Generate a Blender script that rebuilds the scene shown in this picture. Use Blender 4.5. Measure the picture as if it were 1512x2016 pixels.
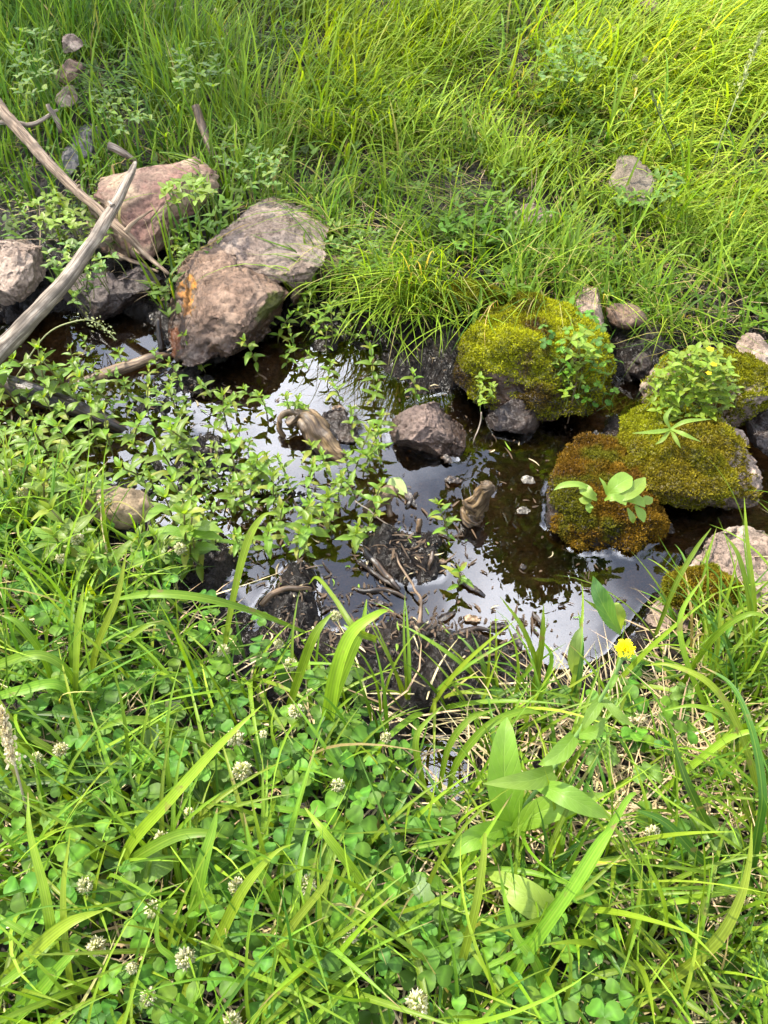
import bpy, math, random
import numpy as np
from mathutils import Vector, Matrix, Quaternion
from mathutils.kdtree import KDTree

random.seed(7); rng = np.random.default_rng(11)
for o in list(bpy.data.objects): bpy.data.objects.remove(o, do_unlink=True)
scn = bpy.context.scene
COL = scn.collection

# ------------------------------------------------------------------ camera, sky, sun, exposure
CAMH = 1.2; PITCH = math.radians(50.0); FPX = 1517.0
cam_d = bpy.data.cameras.new('camera'); cam = bpy.data.objects.new('camera', cam_d); COL.objects.link(cam)
cam.location = (0, 0, CAMH); cam.rotation_euler = (math.radians(90) - PITCH, 0, 0)
cam_d.sensor_fit = 'VERTICAL'; cam_d.sensor_height = 36.0; cam_d.lens = 36.0 * FPX / 2016.0
cam_d.clip_start = 0.02; cam_d.clip_end = 400
scn.camera = cam

SUN_EL = math.radians(52); SUN_AZ = math.radians(152)      # direction TO the sun, measured from +X towards +Y
sun_dir = Vector((math.cos(SUN_EL) * math.cos(SUN_AZ), math.cos(SUN_EL) * math.sin(SUN_AZ), math.sin(SUN_EL)))
sd_ = bpy.data.lights.new('sun', 'SUN'); sun = bpy.data.objects.new('sun', sd_); COL.objects.link(sun)
sd_.energy = 5.0; sd_.angle = math.radians(0.9); sd_.color = (1.0, 0.94, 0.82)
sun.rotation_euler = sun_dir.to_track_quat('Z', 'Y').to_euler()
sun.location = (0, 0, 30)

EXPOSURE = 1.1
scn.view_settings.view_transform = 'Standard'; scn.view_settings.look = 'None'
scn.view_settings.gamma = 1.0; scn.view_settings.use_curve_mapping = False
scn.view_settings.exposure = EXPOSURE
scn.render.engine = 'CYCLES'
scn.cycles.use_denoising = True
scn.cycles.max_bounces = 8; scn.cycles.transparent_max_bounces = 8
scn.cycles.diffuse_bounces = 3; scn.cycles.glossy_bounces = 3
scn.cycles.caustics_reflective = False; scn.cycles.caustics_refractive = False
scn.cycles.sample_clamp_indirect = 6.0


def N(nt, t, **kw):
    n = nt.nodes.new(t)
    for k, v in kw.items():
        if k.startswith('i_'):
            n.inputs[k[2:].replace('_', ' ')].default_value = v
        else:
            setattr(n, k, v)
    return n


def ramp(nt, fac, stops, interp='LINEAR'):
    r = nt.nodes.new('ShaderNodeValToRGB'); r.color_ramp.interpolation = interp
    el = r.color_ramp.elements
    while len(el) < len(stops): el.new(0.5)
    for e, (p, c) in zip(el, stops):
        e.position = p; e.color = (c, c, c, 1) if isinstance(c, (int, float)) else (*c, 1)
    if fac is not None: nt.links.new(fac, r.inputs[0])
    return r.outputs[0]


def math_n(nt, op, a, b=None, clamp=False):
    n = nt.nodes.new('ShaderNodeMath'); n.operation = op; n.use_clamp = clamp
    for i, v in enumerate((a, b)):
        if v is None: continue
        if isinstance(v, (int, float)): n.inputs[i].default_value = v
        else: nt.links.new(v, n.inputs[i])
    return n.outputs[0]


def mixc(nt, fac, a, b, blend='MIX'):
    n = nt.nodes.new('ShaderNodeMix'); n.data_type = 'RGBA'; n.blend_type = blend
    for sock, v in ((n.inputs['Factor'], fac), (n.inputs[6], a), (n.inputs[7], b)):
        if isinstance(v, (int, float)): sock.default_value = v
        elif isinstance(v, tuple): sock.default_value = (*v, 1)
        else: nt.links.new(v, sock)
    return n.outputs[2]


def pix_dir(px, py):
    """unit-depth view direction of a photograph pixel (numpy friendly)"""
    x = (np.asarray(px, float) - 756) / FPX; y = -(np.asarray(py, float) - 1008) / FPX
    c, s = math.cos(PITCH), math.sin(PITCH)
    return np.stack([x, c + y * s, -s + y * c], -1)


def build_world():
    w = bpy.data.worlds.new('World'); scn.world = w; w.use_nodes = True
    nt = w.node_tree; nt.nodes.clear(); L = nt.links
    out = N(nt, 'ShaderNodeOutputWorld'); bg = N(nt, 'ShaderNodeBackground'); bg.inputs[1].default_value = 0.145
    sky = N(nt, 'ShaderNodeTexSky'); sky.sky_type = 'NISHITA'; sky.sun_disc = False
    sky.sun_elevation = SUN_EL; sky.sun_rotation = math.radians(90) - SUN_AZ
    sky.dust_density = 0.5; sky.ozone_density = 2.0; sky.air_density = 1.0
    tc = N(nt, 'ShaderNodeTexCoord')
    nz = N(nt, 'ShaderNodeTexNoise'); nz.inputs['Scale'].default_value = 2.6; nz.inputs['Detail'].default_value = 6
    nz.inputs['Roughness'].default_value = 0.58; nz.inputs['Distortion'].default_value = 0.25
    mp = N(nt, 'ShaderNodeMapping'); mp.inputs['Location'].default_value = (3.1, 1.7, 0.4); mp.inputs['Scale'].default_value = (1, 1, 1.5)
    L.new(tc.outputs['Generated'], mp.inputs[0]); L.new(mp.outputs[0], nz.inputs[0])
    val = nz.outputs[0]
    # cumulus banks and gaps, by direction
    for (px, py, sharp, amt) in ((590, 790, 26, 0.46), (1040, 1185, 80, 0.38), (840, 1010, 55, -0.24), (700, 1190, 90, -0.26),
                                 (1190, 1110, 140, -0.2), (330, 1150, 60, 0.12), (1000, 900, 60, -0.1), (850, 1500, 60, .2)):
        d = pix_dir(px, py); d = np.array([d[0], d[1], -d[2]]); d /= np.linalg.norm(d)
        dp = N(nt, 'ShaderNodeVectorMath', operation='DOT_PRODUCT'); L.new(tc.outputs['Generated'], dp.inputs[0]); dp.inputs[1].default_value = tuple(d)
        e = math_n(nt, 'SUBTRACT', dp.outputs['Value'], 1.0); e = math_n(nt, 'MULTIPLY', e, sharp)
        e = math_n(nt, 'EXPONENT', e); e = math_n(nt, 'MULTIPLY', e, amt)
        val = math_n(nt, 'ADD', val, e)
    m = ramp(nt, val, [(0.46, 0.09), (0.60, 0.32), (0.71, 0.72), (0.86, 1.0)], 'EASE')
    col = mixc(nt, m, sky.outputs[0], (29.0, 29.6, 32.5))
    L.new(col, bg.inputs[0]); L.new(bg.outputs[0], out.inputs[0])


build_world()

# ------------------------------------------------------------------ numpy noise
def _h(ix, iy, iz, seed):
    n = (ix.astype(np.int64) * 374761393 + iy.astype(np.int64) * 668265263 + iz.astype(np.int64) * 2147483647 + seed * 974711) & 0xffffffff
    n = ((n ^ (n >> 13)) * 1274126177) & 0xffffffff
    n = ((n ^ (n >> 16)) * 2246822519) & 0xffffffff
    return ((n ^ (n >> 15)) & 0xffffff) / float(0xffffff)


def vnoise(p, seed=0):
    """value noise, p (...,3) -> -1..1"""
    p = np.asarray(p, float); i = np.floor(p).astype(np.int64); f = p - i
    f = f * f * f * (f * (f * 6 - 15) + 10)
    r = 0
    for dx in (0, 1):
        wx = f[..., 0] if dx else 1 - f[..., 0]
        for dy in (0, 1):
            wy = f[..., 1] if dy else 1 - f[..., 1]
            for dz in (0, 1):
                wz = f[..., 2] if dz else 1 - f[..., 2]
                r = r + wx * wy * wz * _h(i[..., 0] + dx, i[..., 1] + dy, i[..., 2] + dz, seed)
    return r * 2 - 1


def fbm(p, octv=4, seed=0, gain=0.5, lac=2.07):
    a, s, t = 1.0, 0, 0
    p = np.asarray(p, float)
    for k in range(octv):
        s = s + a * vnoise(p, seed + k * 17); t += a; a *= gain; p = p * lac + 3.7
    return s / t


def fbm2(x, y, sc, octv=4, seed=0, gain=0.5):
    return fbm(np.stack([np.asarray(x) * sc, np.asarray(y) * sc, np.zeros_like(np.asarray(x)) + 0.37], -1), octv, seed, gain)


def sstep(a, b, x):
    t = np.clip((x - a) / (b - a), 0, 1); return t * t * (3 - 2 * t)


# ------------------------------------------------------------------ camera geometry
def at(px, py, z=0.0):
    d = pix_dir(px, py); t = (np.asarray(z, float) - CAMH) / d[..., 2]
    return np.array([0, 0, CAMH]) + d * t[..., None]


def proj(P):
    P = np.asarray(P, float); c, s = math.cos(PITCH), math.sin(PITCH)
    x = P[..., 0]; fy = P[..., 1] * c - (P[..., 2] - CAMH) * s; up = P[..., 1] * s + (P[..., 2] - CAMH) * c
    fy = np.maximum(fy, 1e-3)
    return 756 + FPX * x / fy, 1008 - FPX * up / fy


# ------------------------------------------------------------------ terrain
POND = [(-500, 640), (0, 640), (60, 630), (150, 615), (230, 600), (290, 640), (335, 690), (400, 712), (470, 706), (520, 672), (560, 640), (640, 655),
        (690, 640), (760, 665), (835, 690), (862, 718), (930, 740), (1000, 735), (1150, 720), (1225, 735), (1290, 760), (1400, 740), (1512, 720), (1800, 720),
        (1800, 1090), (1512, 1060), (1400, 1045), (1345, 1085), (1330, 1130), (1290, 1165), (1265, 1210), (1215, 1280), (1130, 1332),
        (1060, 1320), (1000, 1275), (960, 1262), (880, 1262), (820, 1248), (760, 1285), (700, 1275), (640, 1262), (600, 1290), (540, 1285), (490, 1250),
        (450, 1180), (420, 1120), (370, 1070), (250, 1020), (120, 960), (0, 930), (-500, 920)]
POND_W = at(np.array([p[0] for p in POND]), np.array([p[1] for p in POND]), 0.0)[:, :2]


def poly_sd(x, y, V):
    """signed distance, negative inside"""
    x = np.asarray(x, float); y = np.asarray(y, float)
    d2 = np.full(x.shape, 1e9); ins = np.zeros(x.shape, bool); n = len(V)
    for i in range(n):
        ax, ay = V[i]; bx, by = V[(i + 1) % n]
        ex, ey = bx - ax, by - ay
        t = np.clip(((x - ax) * ex + (y - ay) * ey) / (ex * ex + ey * ey), 0, 1)
        d2 = np.minimum(d2, (x - ax - t * ex) ** 2 + (y - ay - t * ey) ** 2)
        c = ((ay > y) != (by > y)) & (x < (bx - ax) * (y - ay) / (by - ay + 1e-12) + ax)
        ins ^= c
    return np.where(ins, -1, 1) * np.sqrt(d2)


# mud banks and shallows: px, py, rx px, ry px, amount (adds height)
BUMPS = [(860, 740, 85, 46, 0.085), (800, 800, 60, 35, 0.05), (680, 850, 85, 50, 0.058), (805, 1095, 100, 70, 0.098), (745, 1075, 40, 40, .05),
         (575, 1190, 62, 78, 0.095), (600, 1130, 40, 30, 0.05), (240, 960, 260, 75, 0.05), (330, 830, 130, 75, 0.050), (150, 790, 150, 40, 0.045),
         (420, 900, 110, 60, 0.045), (560, 960, 90, 60, 0.052), (640, 1000, 60, 40, 0.045), (340, 740, 70, 30, .05),
         (760, 1250, 90, 30, 0.05), (880, 1280, 120, 30, 0.04), (1250, 720, 60, 30, .04), (450, 760, 70, 35, .045), (650, 680, 90, 28, .055),
         (470, 1080, 90, 55, .052), (1230, 850, 40, 50, .02), (720, 1195, 40, 20, .04), (760, 720, 60, 30, .05)]
HOLE = (868, 1520)


def height(x, y):
    x = np.asarray(x, float); y = np.asarray(y, float)
    wob = 0.03 * fbm2(x, y, 7, 3, 5) + 0.008 * fbm2(x, y, 40, 3, 6)
    sd = poly_sd(x, y, POND_W) + wob
    depth = -0.072 * (1 - np.exp(np.minimum(sd, 0) / 0.05))
    far = y > 1.05
    rise_far = 0.07 * (1 - np.exp(-np.maximum(sd, 0) / 0.10)) + 0.09 * np.clip(y - 1.85, 0, 6) * (sd > 0)
    rise_near = 0.10 * (1 - np.exp(-np.maximum(sd, 0) / 0.16)) + 0.03 * np.maximum(0, 0.7 - y) * (sd > 0)
    k = sstep(0.95, 1.25, y)
    h = depth + rise_far * k + rise_near * (1 - k)
    for (bx, by, rx, ry, a) in BUMPS:
        c = at(bx, by, 0.0); s = np.linalg.norm(c - np.array([0, 0, CAMH])) / FPX
        ang = math.atan2(CAMH, c[1]); wx = rx * s; wy = ry * s / math.sin(ang)
        h = h + a * np.exp(-(((x - c[0]) / wx) ** 2 + ((y - c[1]) / wy) ** 2) ** 1.3)
    c = at(HOLE[0], HOLE[1], 0.0)
    h = h - 0.17 * np.exp(-(((x - c[0]) / 0.047) ** 2 + ((y - c[1]) / 0.062) ** 2) ** 1.5)
    rel = 0.018 * fbm2(x, y, 6, 3, 1) + 0.012 * fbm2(x, y, 22, 3, 2) + 0.006 * fbm2(x, y, 70, 2, 3)
    amp = np.clip(1.2 - np.abs(h) * 6, 0.4, 1.1)
    fade = np.exp(-np.maximum(0, np.hypot(x, y - 1.5) - 4) / 6)
    return h + rel * amp * fade


GX = np.arange(-4.2, 4.2, 0.015); GY = np.arange(-0.8, 7.4, 0.015)
_gx, _gy = np.meshgrid(GX, GY)
HG = height(_gx, _gy); SDG = poly_sd(_gx, _gy, POND_W)


def _bil(G, x, y):
    u = np.clip((np.asarray(x, float) - GX[0]) / 0.015, 0, len(GX) - 1.001); v = np.clip((np.asarray(y, float) - GY[0]) / 0.015, 0, len(GY) - 1.001)
    i = u.astype(int); j = v.astype(int); fu = u - i; fv = v - j
    return (G[j, i] * (1 - fu) + G[j, i + 1] * fu) * (1 - fv) + (G[j + 1, i] * (1 - fu) + G[j + 1, i + 1] * fu) * fv


def hq(x, y): return _bil(HG, x, y)
def sdq(x, y): return _bil(SDG, x, y)


def atg(px, py, off=0.0):
    """point of the ground (plus off) seen at a photograph pixel"""
    z = np.zeros(np.shape(px)) + off
    for _ in range(25):
        P = at(px, py, z); z = z + 0.5 * (np.maximum(hq(P[..., 0], P[..., 1]), 0) + off - z)
    return at(px, py, z)


# ------------------------------------------------------------------ object helpers
def mesh_np(name, V, F, mat, smooth=True, attrs=None):
    """V (n,3), F (m,k) all faces k-gons, or list of such arrays"""
    V = np.ascontiguousarray(V, dtype=np.float32).reshape(-1, 3)
    Fs = F if isinstance(F, list) else [F]
    Fs = [np.asarray(f, dtype=np.int32) for f in Fs if len(f)]
    me = bpy.data.meshes.new(name)
    me.vertices.add(len(V)); me.vertices.foreach_set('co', V.ravel())
    loops = np.concatenate([f.ravel() for f in Fs])
    sizes = np.concatenate([np.full(len(f), f.shape[1], np.int32) for f in Fs])
    starts = np.concatenate([[0], np.cumsum(sizes)[:-1]]).astype(np.int32)
    me.loops.add(len(loops)); me.loops.foreach_set('vertex_index', loops)
    me.polygons.add(len(sizes)); me.polygons.foreach_set('loop_start', starts); me.polygons.foreach_set('loop_total', sizes)
    me.polygons.foreach_set('use_smooth', np.full(len(sizes), smooth))
    for k, a in (attrs or {}).items():
        a = np.asarray(a, dtype=np.float32)
        if a.ndim == 1:
            at_ = me.attributes.new(k, 'FLOAT', 'POINT'); at_.data.foreach_set('value', a)
        elif a.shape[1] == 3 and k != 'tint':
            at_ = me.attributes.new(k, 'FLOAT_VECTOR', 'POINT'); at_.data.foreach_set('vector', a.ravel())
        else:
            c = np.ones((len(V), 4), np.float32); c[:, :3] = a
            at_ = me.attributes.new(k, 'FLOAT_COLOR', 'POINT'); at_.data.foreach_set('color', c.ravel())
    me.update(calc_edges=True)
    if mat: me.materials.append(mat)
    return me


def link(name, me, parent=None, loc=None, **props):
    o = bpy.data.objects.new(name, me); COL.objects.link(o)
    if parent is not None: o.parent = parent
    if loc is not None: o.location = loc
    for k, v in props.items(): o[k] = v
    return o


def thing(name, label, cat, loc, group=None):
    o = bpy.data.objects.new(name, None); COL.objects.link(o); o.location = tuple(loc); o.empty_display_size = 0.02
    o['label'] = label; o['category'] = cat
    if group: o['group'] = group
    return o


def copy_thing(root, loc, rz, sc):
    r = root.copy(); COL.objects.link(r); r.location = tuple(loc); r.rotation_euler = (0, 0, rz); r.scale = (sc, sc, sc)
    for ch in root.children:
        c = ch.copy(); COL.objects.link(c); c.parent = r
    return r


def move(V, loc): return np.asarray(V) - np.asarray(loc)


# ------------------------------------------------------------------ materials
def new_mat(name):
    m = bpy.data.materials.new(name); m.use_nodes = True; nt = m.node_tree; nt.nodes.clear()
    out = N(nt, 'ShaderNodeOutputMaterial'); return m, nt, out


def foliage_mat(name, transl=0.4, rough=0.45, veins=False, rnd=0.25, spec=0.4, spots=False, stripes=False):
    m, nt, out = new_mat(name); L = nt.links
    a = N(nt, 'ShaderNodeAttribute', attribute_name='tint'); col = a.outputs['Color']
    oi = N(nt, 'ShaderNodeObjectInfo')
    geo = N(nt, 'ShaderNodeNewGeometry')
    nz = N(nt, 'ShaderNodeTexNoise'); nz.inputs['Scale'].default_value = 60; nz.inputs['Detail'].default_value = 3; L.new(geo.outputs['Position'], nz.inputs[0])
    k = math_n(nt, 'MULTIPLY_ADD', nz.outputs[0], 0.5); nt.nodes[-1].inputs[2].default_value = 0.75
    hsv = N(nt, 'ShaderNodeHueSaturation'); L.new(col, hsv.inputs['Color'])
    hv = math_n(nt, 'MULTIPLY_ADD', oi.outputs['Random'], rnd * 0.12); nt.nodes[-1].inputs[2].default_value = 0.5 - rnd * 0.06
    vv = math_n(nt, 'MULTIPLY_ADD', oi.outputs['Random'], rnd * 1.6); nt.nodes[-1].inputs[2].default_value = 1 - rnd * 0.8
    L.new(hv, hsv.inputs['Hue']); L.new(math_n(nt, 'MULTIPLY', vv, k), hsv.inputs['Value'])
    col = hsv.outputs[0]; bump = None
    if veins:
        u = N(nt, 'ShaderNodeAttribute', attribute_name='luv'); sp = N(nt, 'ShaderNodeSeparateXYZ'); L.new(u.outputs['Vector'], sp.inputs[0])
        ax = math_n(nt, 'ABSOLUTE', sp.outputs[0])
        mid = ramp(nt, ax, [(0.0, 1.0), (0.07, 0.0)])
        s1 = math_n(nt, 'MULTIPLY', sp.outputs[1], 55.0); s2 = math_n(nt, 'MULTIPLY', ax, 14.0)
        sn = math_n(nt, 'SINE', math_n(nt, 'SUBTRACT', s1, s2)); lat = ramp(nt, sn, [(0.80, 0.0), (1.0, 0.5)])
        vm = math_n(nt, 'MAXIMUM', mid, lat)
        col = mixc(nt, math_n(nt, 'MULTIPLY', vm, 0.35), col, (0.30, 0.42, 0.10))
        bn = N(nt, 'ShaderNodeBump'); bn.inputs['Strength'].default_value = 0.35; bn.inputs['Distance'].default_value = 0.002; bn.invert = True
        L.new(vm, bn.inputs['Height']); bump = bn.outputs[0]
    if stripes:
        u = N(nt, 'ShaderNodeAttribute', attribute_name='luv'); sp = N(nt, 'ShaderNodeSeparateXYZ'); L.new(u.outputs['Vector'], sp.inputs[0])
        st = math_n(nt, 'SINE', math_n(nt, 'MULTIPLY', sp.outputs[0], 15.0)); stc = ramp(nt, st, [(0.0, 0.86), (1.0, 1.12)]); nt.nodes[-1].inputs[0].default_value = 0.5
        sm2 = math_n(nt, 'MULTIPLY_ADD', st, 0.12); nt.nodes[-1].inputs[2].default_value = 0.97
        cb = N(nt, 'ShaderNodeCombineXYZ'); [L.new(sm2, cb.inputs[q]) for q in range(3)]
        col = mixc(nt, 1.0, col, cb.outputs[0], 'MULTIPLY')
        col = mixc(nt, math_n(nt, 'MULTIPLY', ramp(nt, math_n(nt, 'ABSOLUTE', sp.outputs[0]), [(0.0, 1.0), (0.14, 0.0)]), 0.4), col, (0.34, 0.44, 0.06))
        n9 = N(nt, 'ShaderNodeTexNoise'); n9.inputs['Scale'].default_value = 38; L.new(geo.outputs['Position'], n9.inputs[0])
        col = mixc(nt, ramp(nt, n9.outputs[0], [(0.66, 0.0), (0.72, 0.75)]), col, (0.20, 0.15, 0.05))
        tipb = math_n(nt, 'ADD', sp.outputs[1], math_n(nt, 'MULTIPLY', math_n(nt, 'SUBTRACT', oi.outputs['Random'], 0.6), 0.25))
        col = mixc(nt, ramp(nt, tipb, [(0.96, 0.0), (1.02, 0.9)]), col, (0.30, 0.20, 0.09))
    if spots:
        vo = N(nt, 'ShaderNodeTexVoronoi'); vo.inputs['Scale'].default_value = 55; L.new(geo.outputs['Position'], vo.inputs[0])
        sm = ramp(nt, vo.outputs['Distance'], [(0.10, 1.0), (0.16, 0.0)])
        col = mixc(nt, math_n(nt, 'MULTIPLY', sm, .8), col, (0.09, 0.05, 0.015))
    p = N(nt, 'ShaderNodeBsdfPrincipled'); L.new(col, p.inputs['Base Color']); p.inputs['Roughness'].default_value = rough
    p.inputs['Specular IOR Level'].default_value = spec
    if bump: L.new(bump, p.inputs['Normal'])
    tr = N(nt, 'ShaderNodeBsdfTranslucent')
    tc = mixc(nt, 1.0, col, (1.5, 1.4, 0.38), 'MULTIPLY'); L.new(tc, tr.inputs[0])
    mx = N(nt, 'ShaderNodeMixShader'); mx.inputs[0].default_value = transl; L.new(p.outputs[0], mx.inputs[1]); L.new(tr.outputs[0], mx.inputs[2])
    L.new(mx.outputs[0], out.inputs[0]); return m


def rock_mat(name, c1, c2, c3, pit=1.0, wet=0.04, lichen=0.0, band=False, pitscale=70):
    m, nt, out = new_mat(name); L = nt.links
    tc = N(nt, 'ShaderNodeTexCoord'); ob = tc.outputs['Object']
    n1 = N(nt, 'ShaderNodeTexNoise'); n1.inputs['Scale'].default_value = 9; n1.inputs['Detail'].default_value = 8; n1.inputs['Roughness'].default_value = 0.65; L.new(ob, n1.inputs[0])
    n2 = N(nt, 'ShaderNodeTexNoise'); n2.inputs['Scale'].default_value = 75; n2.inputs['Detail'].default_value = 6; n2.inputs['Roughness'].default_value = 0.7; L.new(ob, n2.inputs[0])
    col = ramp(nt, n1.outputs[0], [(0.33, c1), (0.5, c2), (0.68, c3)])
    if band:
        mp = N(nt, 'ShaderNodeMapping'); mp.inputs['Rotation'].default_value = (0.3, 0.9, 0.5); mp.inputs['Scale'].default_value = (3, 3, 17); L.new(ob, mp.inputs[0])
        n3 = N(nt, 'ShaderNodeTexNoise'); n3.inputs['Scale'].default_value = 1.6; n3.inputs['Detail'].default_value = 5; n3.inputs['Distortion'].default_value = .8; L.new(mp.outputs[0], n3.inputs[0])
        col = mixc(nt, ramp(nt, n3.outputs[0], [(0.46, 0.0), (0.60, 0.8)]), col, (0.20, 0.095, 0.07))
        col = mixc(nt, ramp(nt, n3.outputs[0], [(0.36, 0.85), (0.46, 0.0)]), col, (0.46, 0.33, 0.20))
    sp = ramp(nt, n2.outputs[0], [(0.30, 0.55), (0.52, 1.0), (0.75, 1.35)])
    col = mixc(nt, 1.0, col, sp, 'MULTIPLY')
    vo = N(nt, 'ShaderNodeTexVoronoi'); vo.inputs['Scale'].default_value = pitscale; vo.inputs['Randomness'].default_value = 1.0
    ds = mixc(nt, 0.12, ob, n2.outputs['Color']); L.new(ds, vo.inputs[0])
    pits = ramp(nt, vo.outputs['Distance'], [(0.10, 0.0), (0.42, 1.0)])
    gate = ramp(nt, n1.outputs[0], [(0.40, 1.0), (0.62, 0.25)])
    pv = math_n(nt, 'SUBTRACT', 1.0, math_n(nt, 'MULTIPLY', math_n(nt, 'SUBTRACT', 1.0, pits), gate))
    hgt = math_n(nt, 'ADD', math_n(nt, 'MULTIPLY', pv, 0.7 * pit), math_n(nt, 'MULTIPLY', n2.outputs[0], 0.9))
    bn = N(nt, 'ShaderNodeBump'); bn.inputs['Strength'].default_value = 0.95; bn.inputs['Distance'].default_value = 0.006; L.new(hgt, bn.inputs['Height'])
    # moss / algae stain from the mesh
    ma = N(nt, 'ShaderNodeAttribute', attribute_name='moss')
    ta = N(nt, 'ShaderNodeAttribute', attribute_name='tint')
    col = mixc(nt, ma.outputs['Fac'], col, mixc(nt, 1.0, ta.outputs['Color'], sp, 'MULTIPLY'))
    # wet foot of the stone, above the waterline
    ge = N(nt, 'ShaderNodeNewGeometry'); sz = N(nt, 'ShaderNodeSeparateXYZ'); L.new(ge.outputs['Position'], sz.inputs[0])
    zz = math_n(nt, 'SUBTRACT', sz.outputs[2], math_n(nt, 'MULTIPLY', n1.outputs[0], 0.06))
    wf = N(nt, 'ShaderNodeMapRange'); wf.inputs['From Min'].default_value = wet - 0.03 + 0.0; wf.inputs['From Max'].default_value = wet - 0.075
    L.new(zz, wf.inputs[0])
    wcol = mixc(nt, 1.0, col, (0.30, 0.25, 0.20), 'MULTIPLY')
    col = mixc(nt, wf.outputs[0], col, wcol)
    p = N(nt, 'ShaderNodeBsdfPrincipled'); L.new(col, p.inputs['Base Color']); L.new(bn.outputs[0], p.inputs['Normal'])
    rg = N(nt, 'ShaderNodeMapRange'); rg.inputs['To Min'].default_value = 0.85; rg.inputs['To Max'].default_value = 0.28; L.new(wf.outputs[0], rg.inputs[0])
    L.new(rg.outputs[0], p.inputs['Roughness']); L.new(p.outputs[0], out.inputs[0]); return m


def wood_mat(name, c1, c2, c3, rough=0.8, wet=0.0):
    m, nt, out = new_mat(name); L = nt.links
    a = N(nt, 'ShaderNodeAttribute', attribute_name='grain')
    mp = N(nt, 'ShaderNodeMapping'); mp.inputs['Scale'].default_value = (1, 1, 0.055); L.new(a.outputs['Vector'], mp.inputs[0])
    n1 = N(nt, 'ShaderNodeTexNoise'); n1.inputs['Scale'].default_value = 190; n1.inputs['Detail'].default_value = 6; n1.inputs['Roughness'].default_value = .65; n1.inputs['Distortion'].default_value = .5; L.new(mp.outputs[0], n1.inputs[0])
    n2 = N(nt, 'ShaderNodeTexNoise'); n2.inputs['Scale'].default_value = 22; n2.inputs['Detail'].default_value = 4; L.new(a.outputs['Vector'], n2.inputs[0])
    col = ramp(nt, n1.outputs[0], [(0.28, tuple(v * .3 for v in c1)), (0.40, c1), (0.5, c2), (0.64, c3)])
    col = mixc(nt, ramp(nt, n2.outputs[0], [(0.46, 0.0), (0.62, 0.8)]), col, tuple(v * 0.4 for v in c2))
    bn = N(nt, 'ShaderNodeBump'); bn.inputs['Strength'].default_value = 0.8; bn.inputs['Distance'].default_value = 0.003; L.new(n1.outputs[0], bn.inputs['Height'])
    p = N(nt, 'ShaderNodeBsdfPrincipled'); L.new(col, p.inputs['Base Color']); p.inputs['Roughness'].default_value = rough; L.new(bn.outputs[0], p.inputs['Normal'])
    L.new(p.outputs[0], out.inputs[0]); return m


def ground_mat():
    m, nt, out = new_mat('mud_and_soil'); L = nt.links
    ge = N(nt, 'ShaderNodeNewGeometry'); pos = ge.outputs['Position']
    n1 = N(nt, 'ShaderNodeTexNoise'); n1.inputs['Scale'].default_value = 14; n1.inputs['Detail'].default_value = 8; n1.inputs['Roughness'].default_value = .65; L.new(pos, n1.inputs[0])
    n2 = N(nt, 'ShaderNodeTexNoise'); n2.inputs['Scale'].default_value = 110; n2.inputs['Detail'].default_value = 6; n2.inputs['Roughness'].default_value = .72; L.new(pos, n2.inputs[0])
    vo = N(nt, 'ShaderNodeTexVoronoi'); vo.inputs['Scale'].default_value = 62; vo.feature = 'SMOOTH_F1'; L.new(mixc(nt, 0.1, pos, n2.outputs['Color']), vo.inputs[0])
    dry = N(nt, 'ShaderNodeAttribute', attribute_name='dry')
    mud = ramp(nt, n1.outputs[0], [(0.32, (0.010, 0.007, 0.005)), (0.52, (0.024, 0.017, 0.013)), (0.70, (0.055, 0.042, 0.034))])
    soil = ramp(nt, n1.outputs[0], [(0.35, (0.012, 0.009, 0.004)), (0.52, (0.028, 0.020, 0.009)), (0.7, (0.06, 0.044, 0.02))])
    col = mixc(nt, dry.outputs['Fac'], mud, soil)
    # silt on the pool bed is browner
    sz = N(nt, 'ShaderNodeSeparateXYZ'); L.new(pos, sz.inputs[0])
    bed = N(nt, 'ShaderNodeMapRange'); bed.inputs['From Min'].default_value = -0.004; bed.inputs['From Max'].default_value = -0.03; L.new(sz.outputs[2], bed.inputs[0])
    silt = ramp(nt, n1.outputs[0], [(0.3, (0.08, 0.042, 0.015)), (0.55, (0.22, 0.12, 0.05)), (0.72, (0.38, 0.24, 0.12))])
    col = mixc(nt, bed.outputs[0], col, silt)
    col = mixc(nt, 1.0, col, ramp(nt, n2.outputs[0], [(0.3, 0.5), (0.5, 1.0), (0.72, 1.6)]), 'MULTIPLY')
    hgt = math_n(nt, 'ADD', math_n(nt, 'MULTIPLY', vo.outputs['Distance'], 0.7), math_n(nt, 'MULTIPLY', n2.outputs[0], 1.2))
    bn = N(nt, 'ShaderNodeBump'); bn.inputs['Strength'].default_value = 1.0; bn.inputs['Distance'].default_value = 0.014; L.new(hgt, bn.inputs['Height'])
    p = N(nt, 'ShaderNodeBsdfPrincipled'); L.new(col, p.inputs['Base Color']); L.new(bn.outputs[0], p.inputs['Normal'])
    rg = N(nt, 'ShaderNodeMapRange'); rg.inputs['To Min'].default_value = 0.24; rg.inputs['To Max'].default_value = 0.8; L.new(dry.outputs['Fac'], rg.inputs[0]); L.new(rg.outputs[0], p.inputs['Roughness'])
    p.inputs['Specular IOR Level'].default_value = 0.55
    L.new(p.outputs[0], out.inputs[0]); return m


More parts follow.
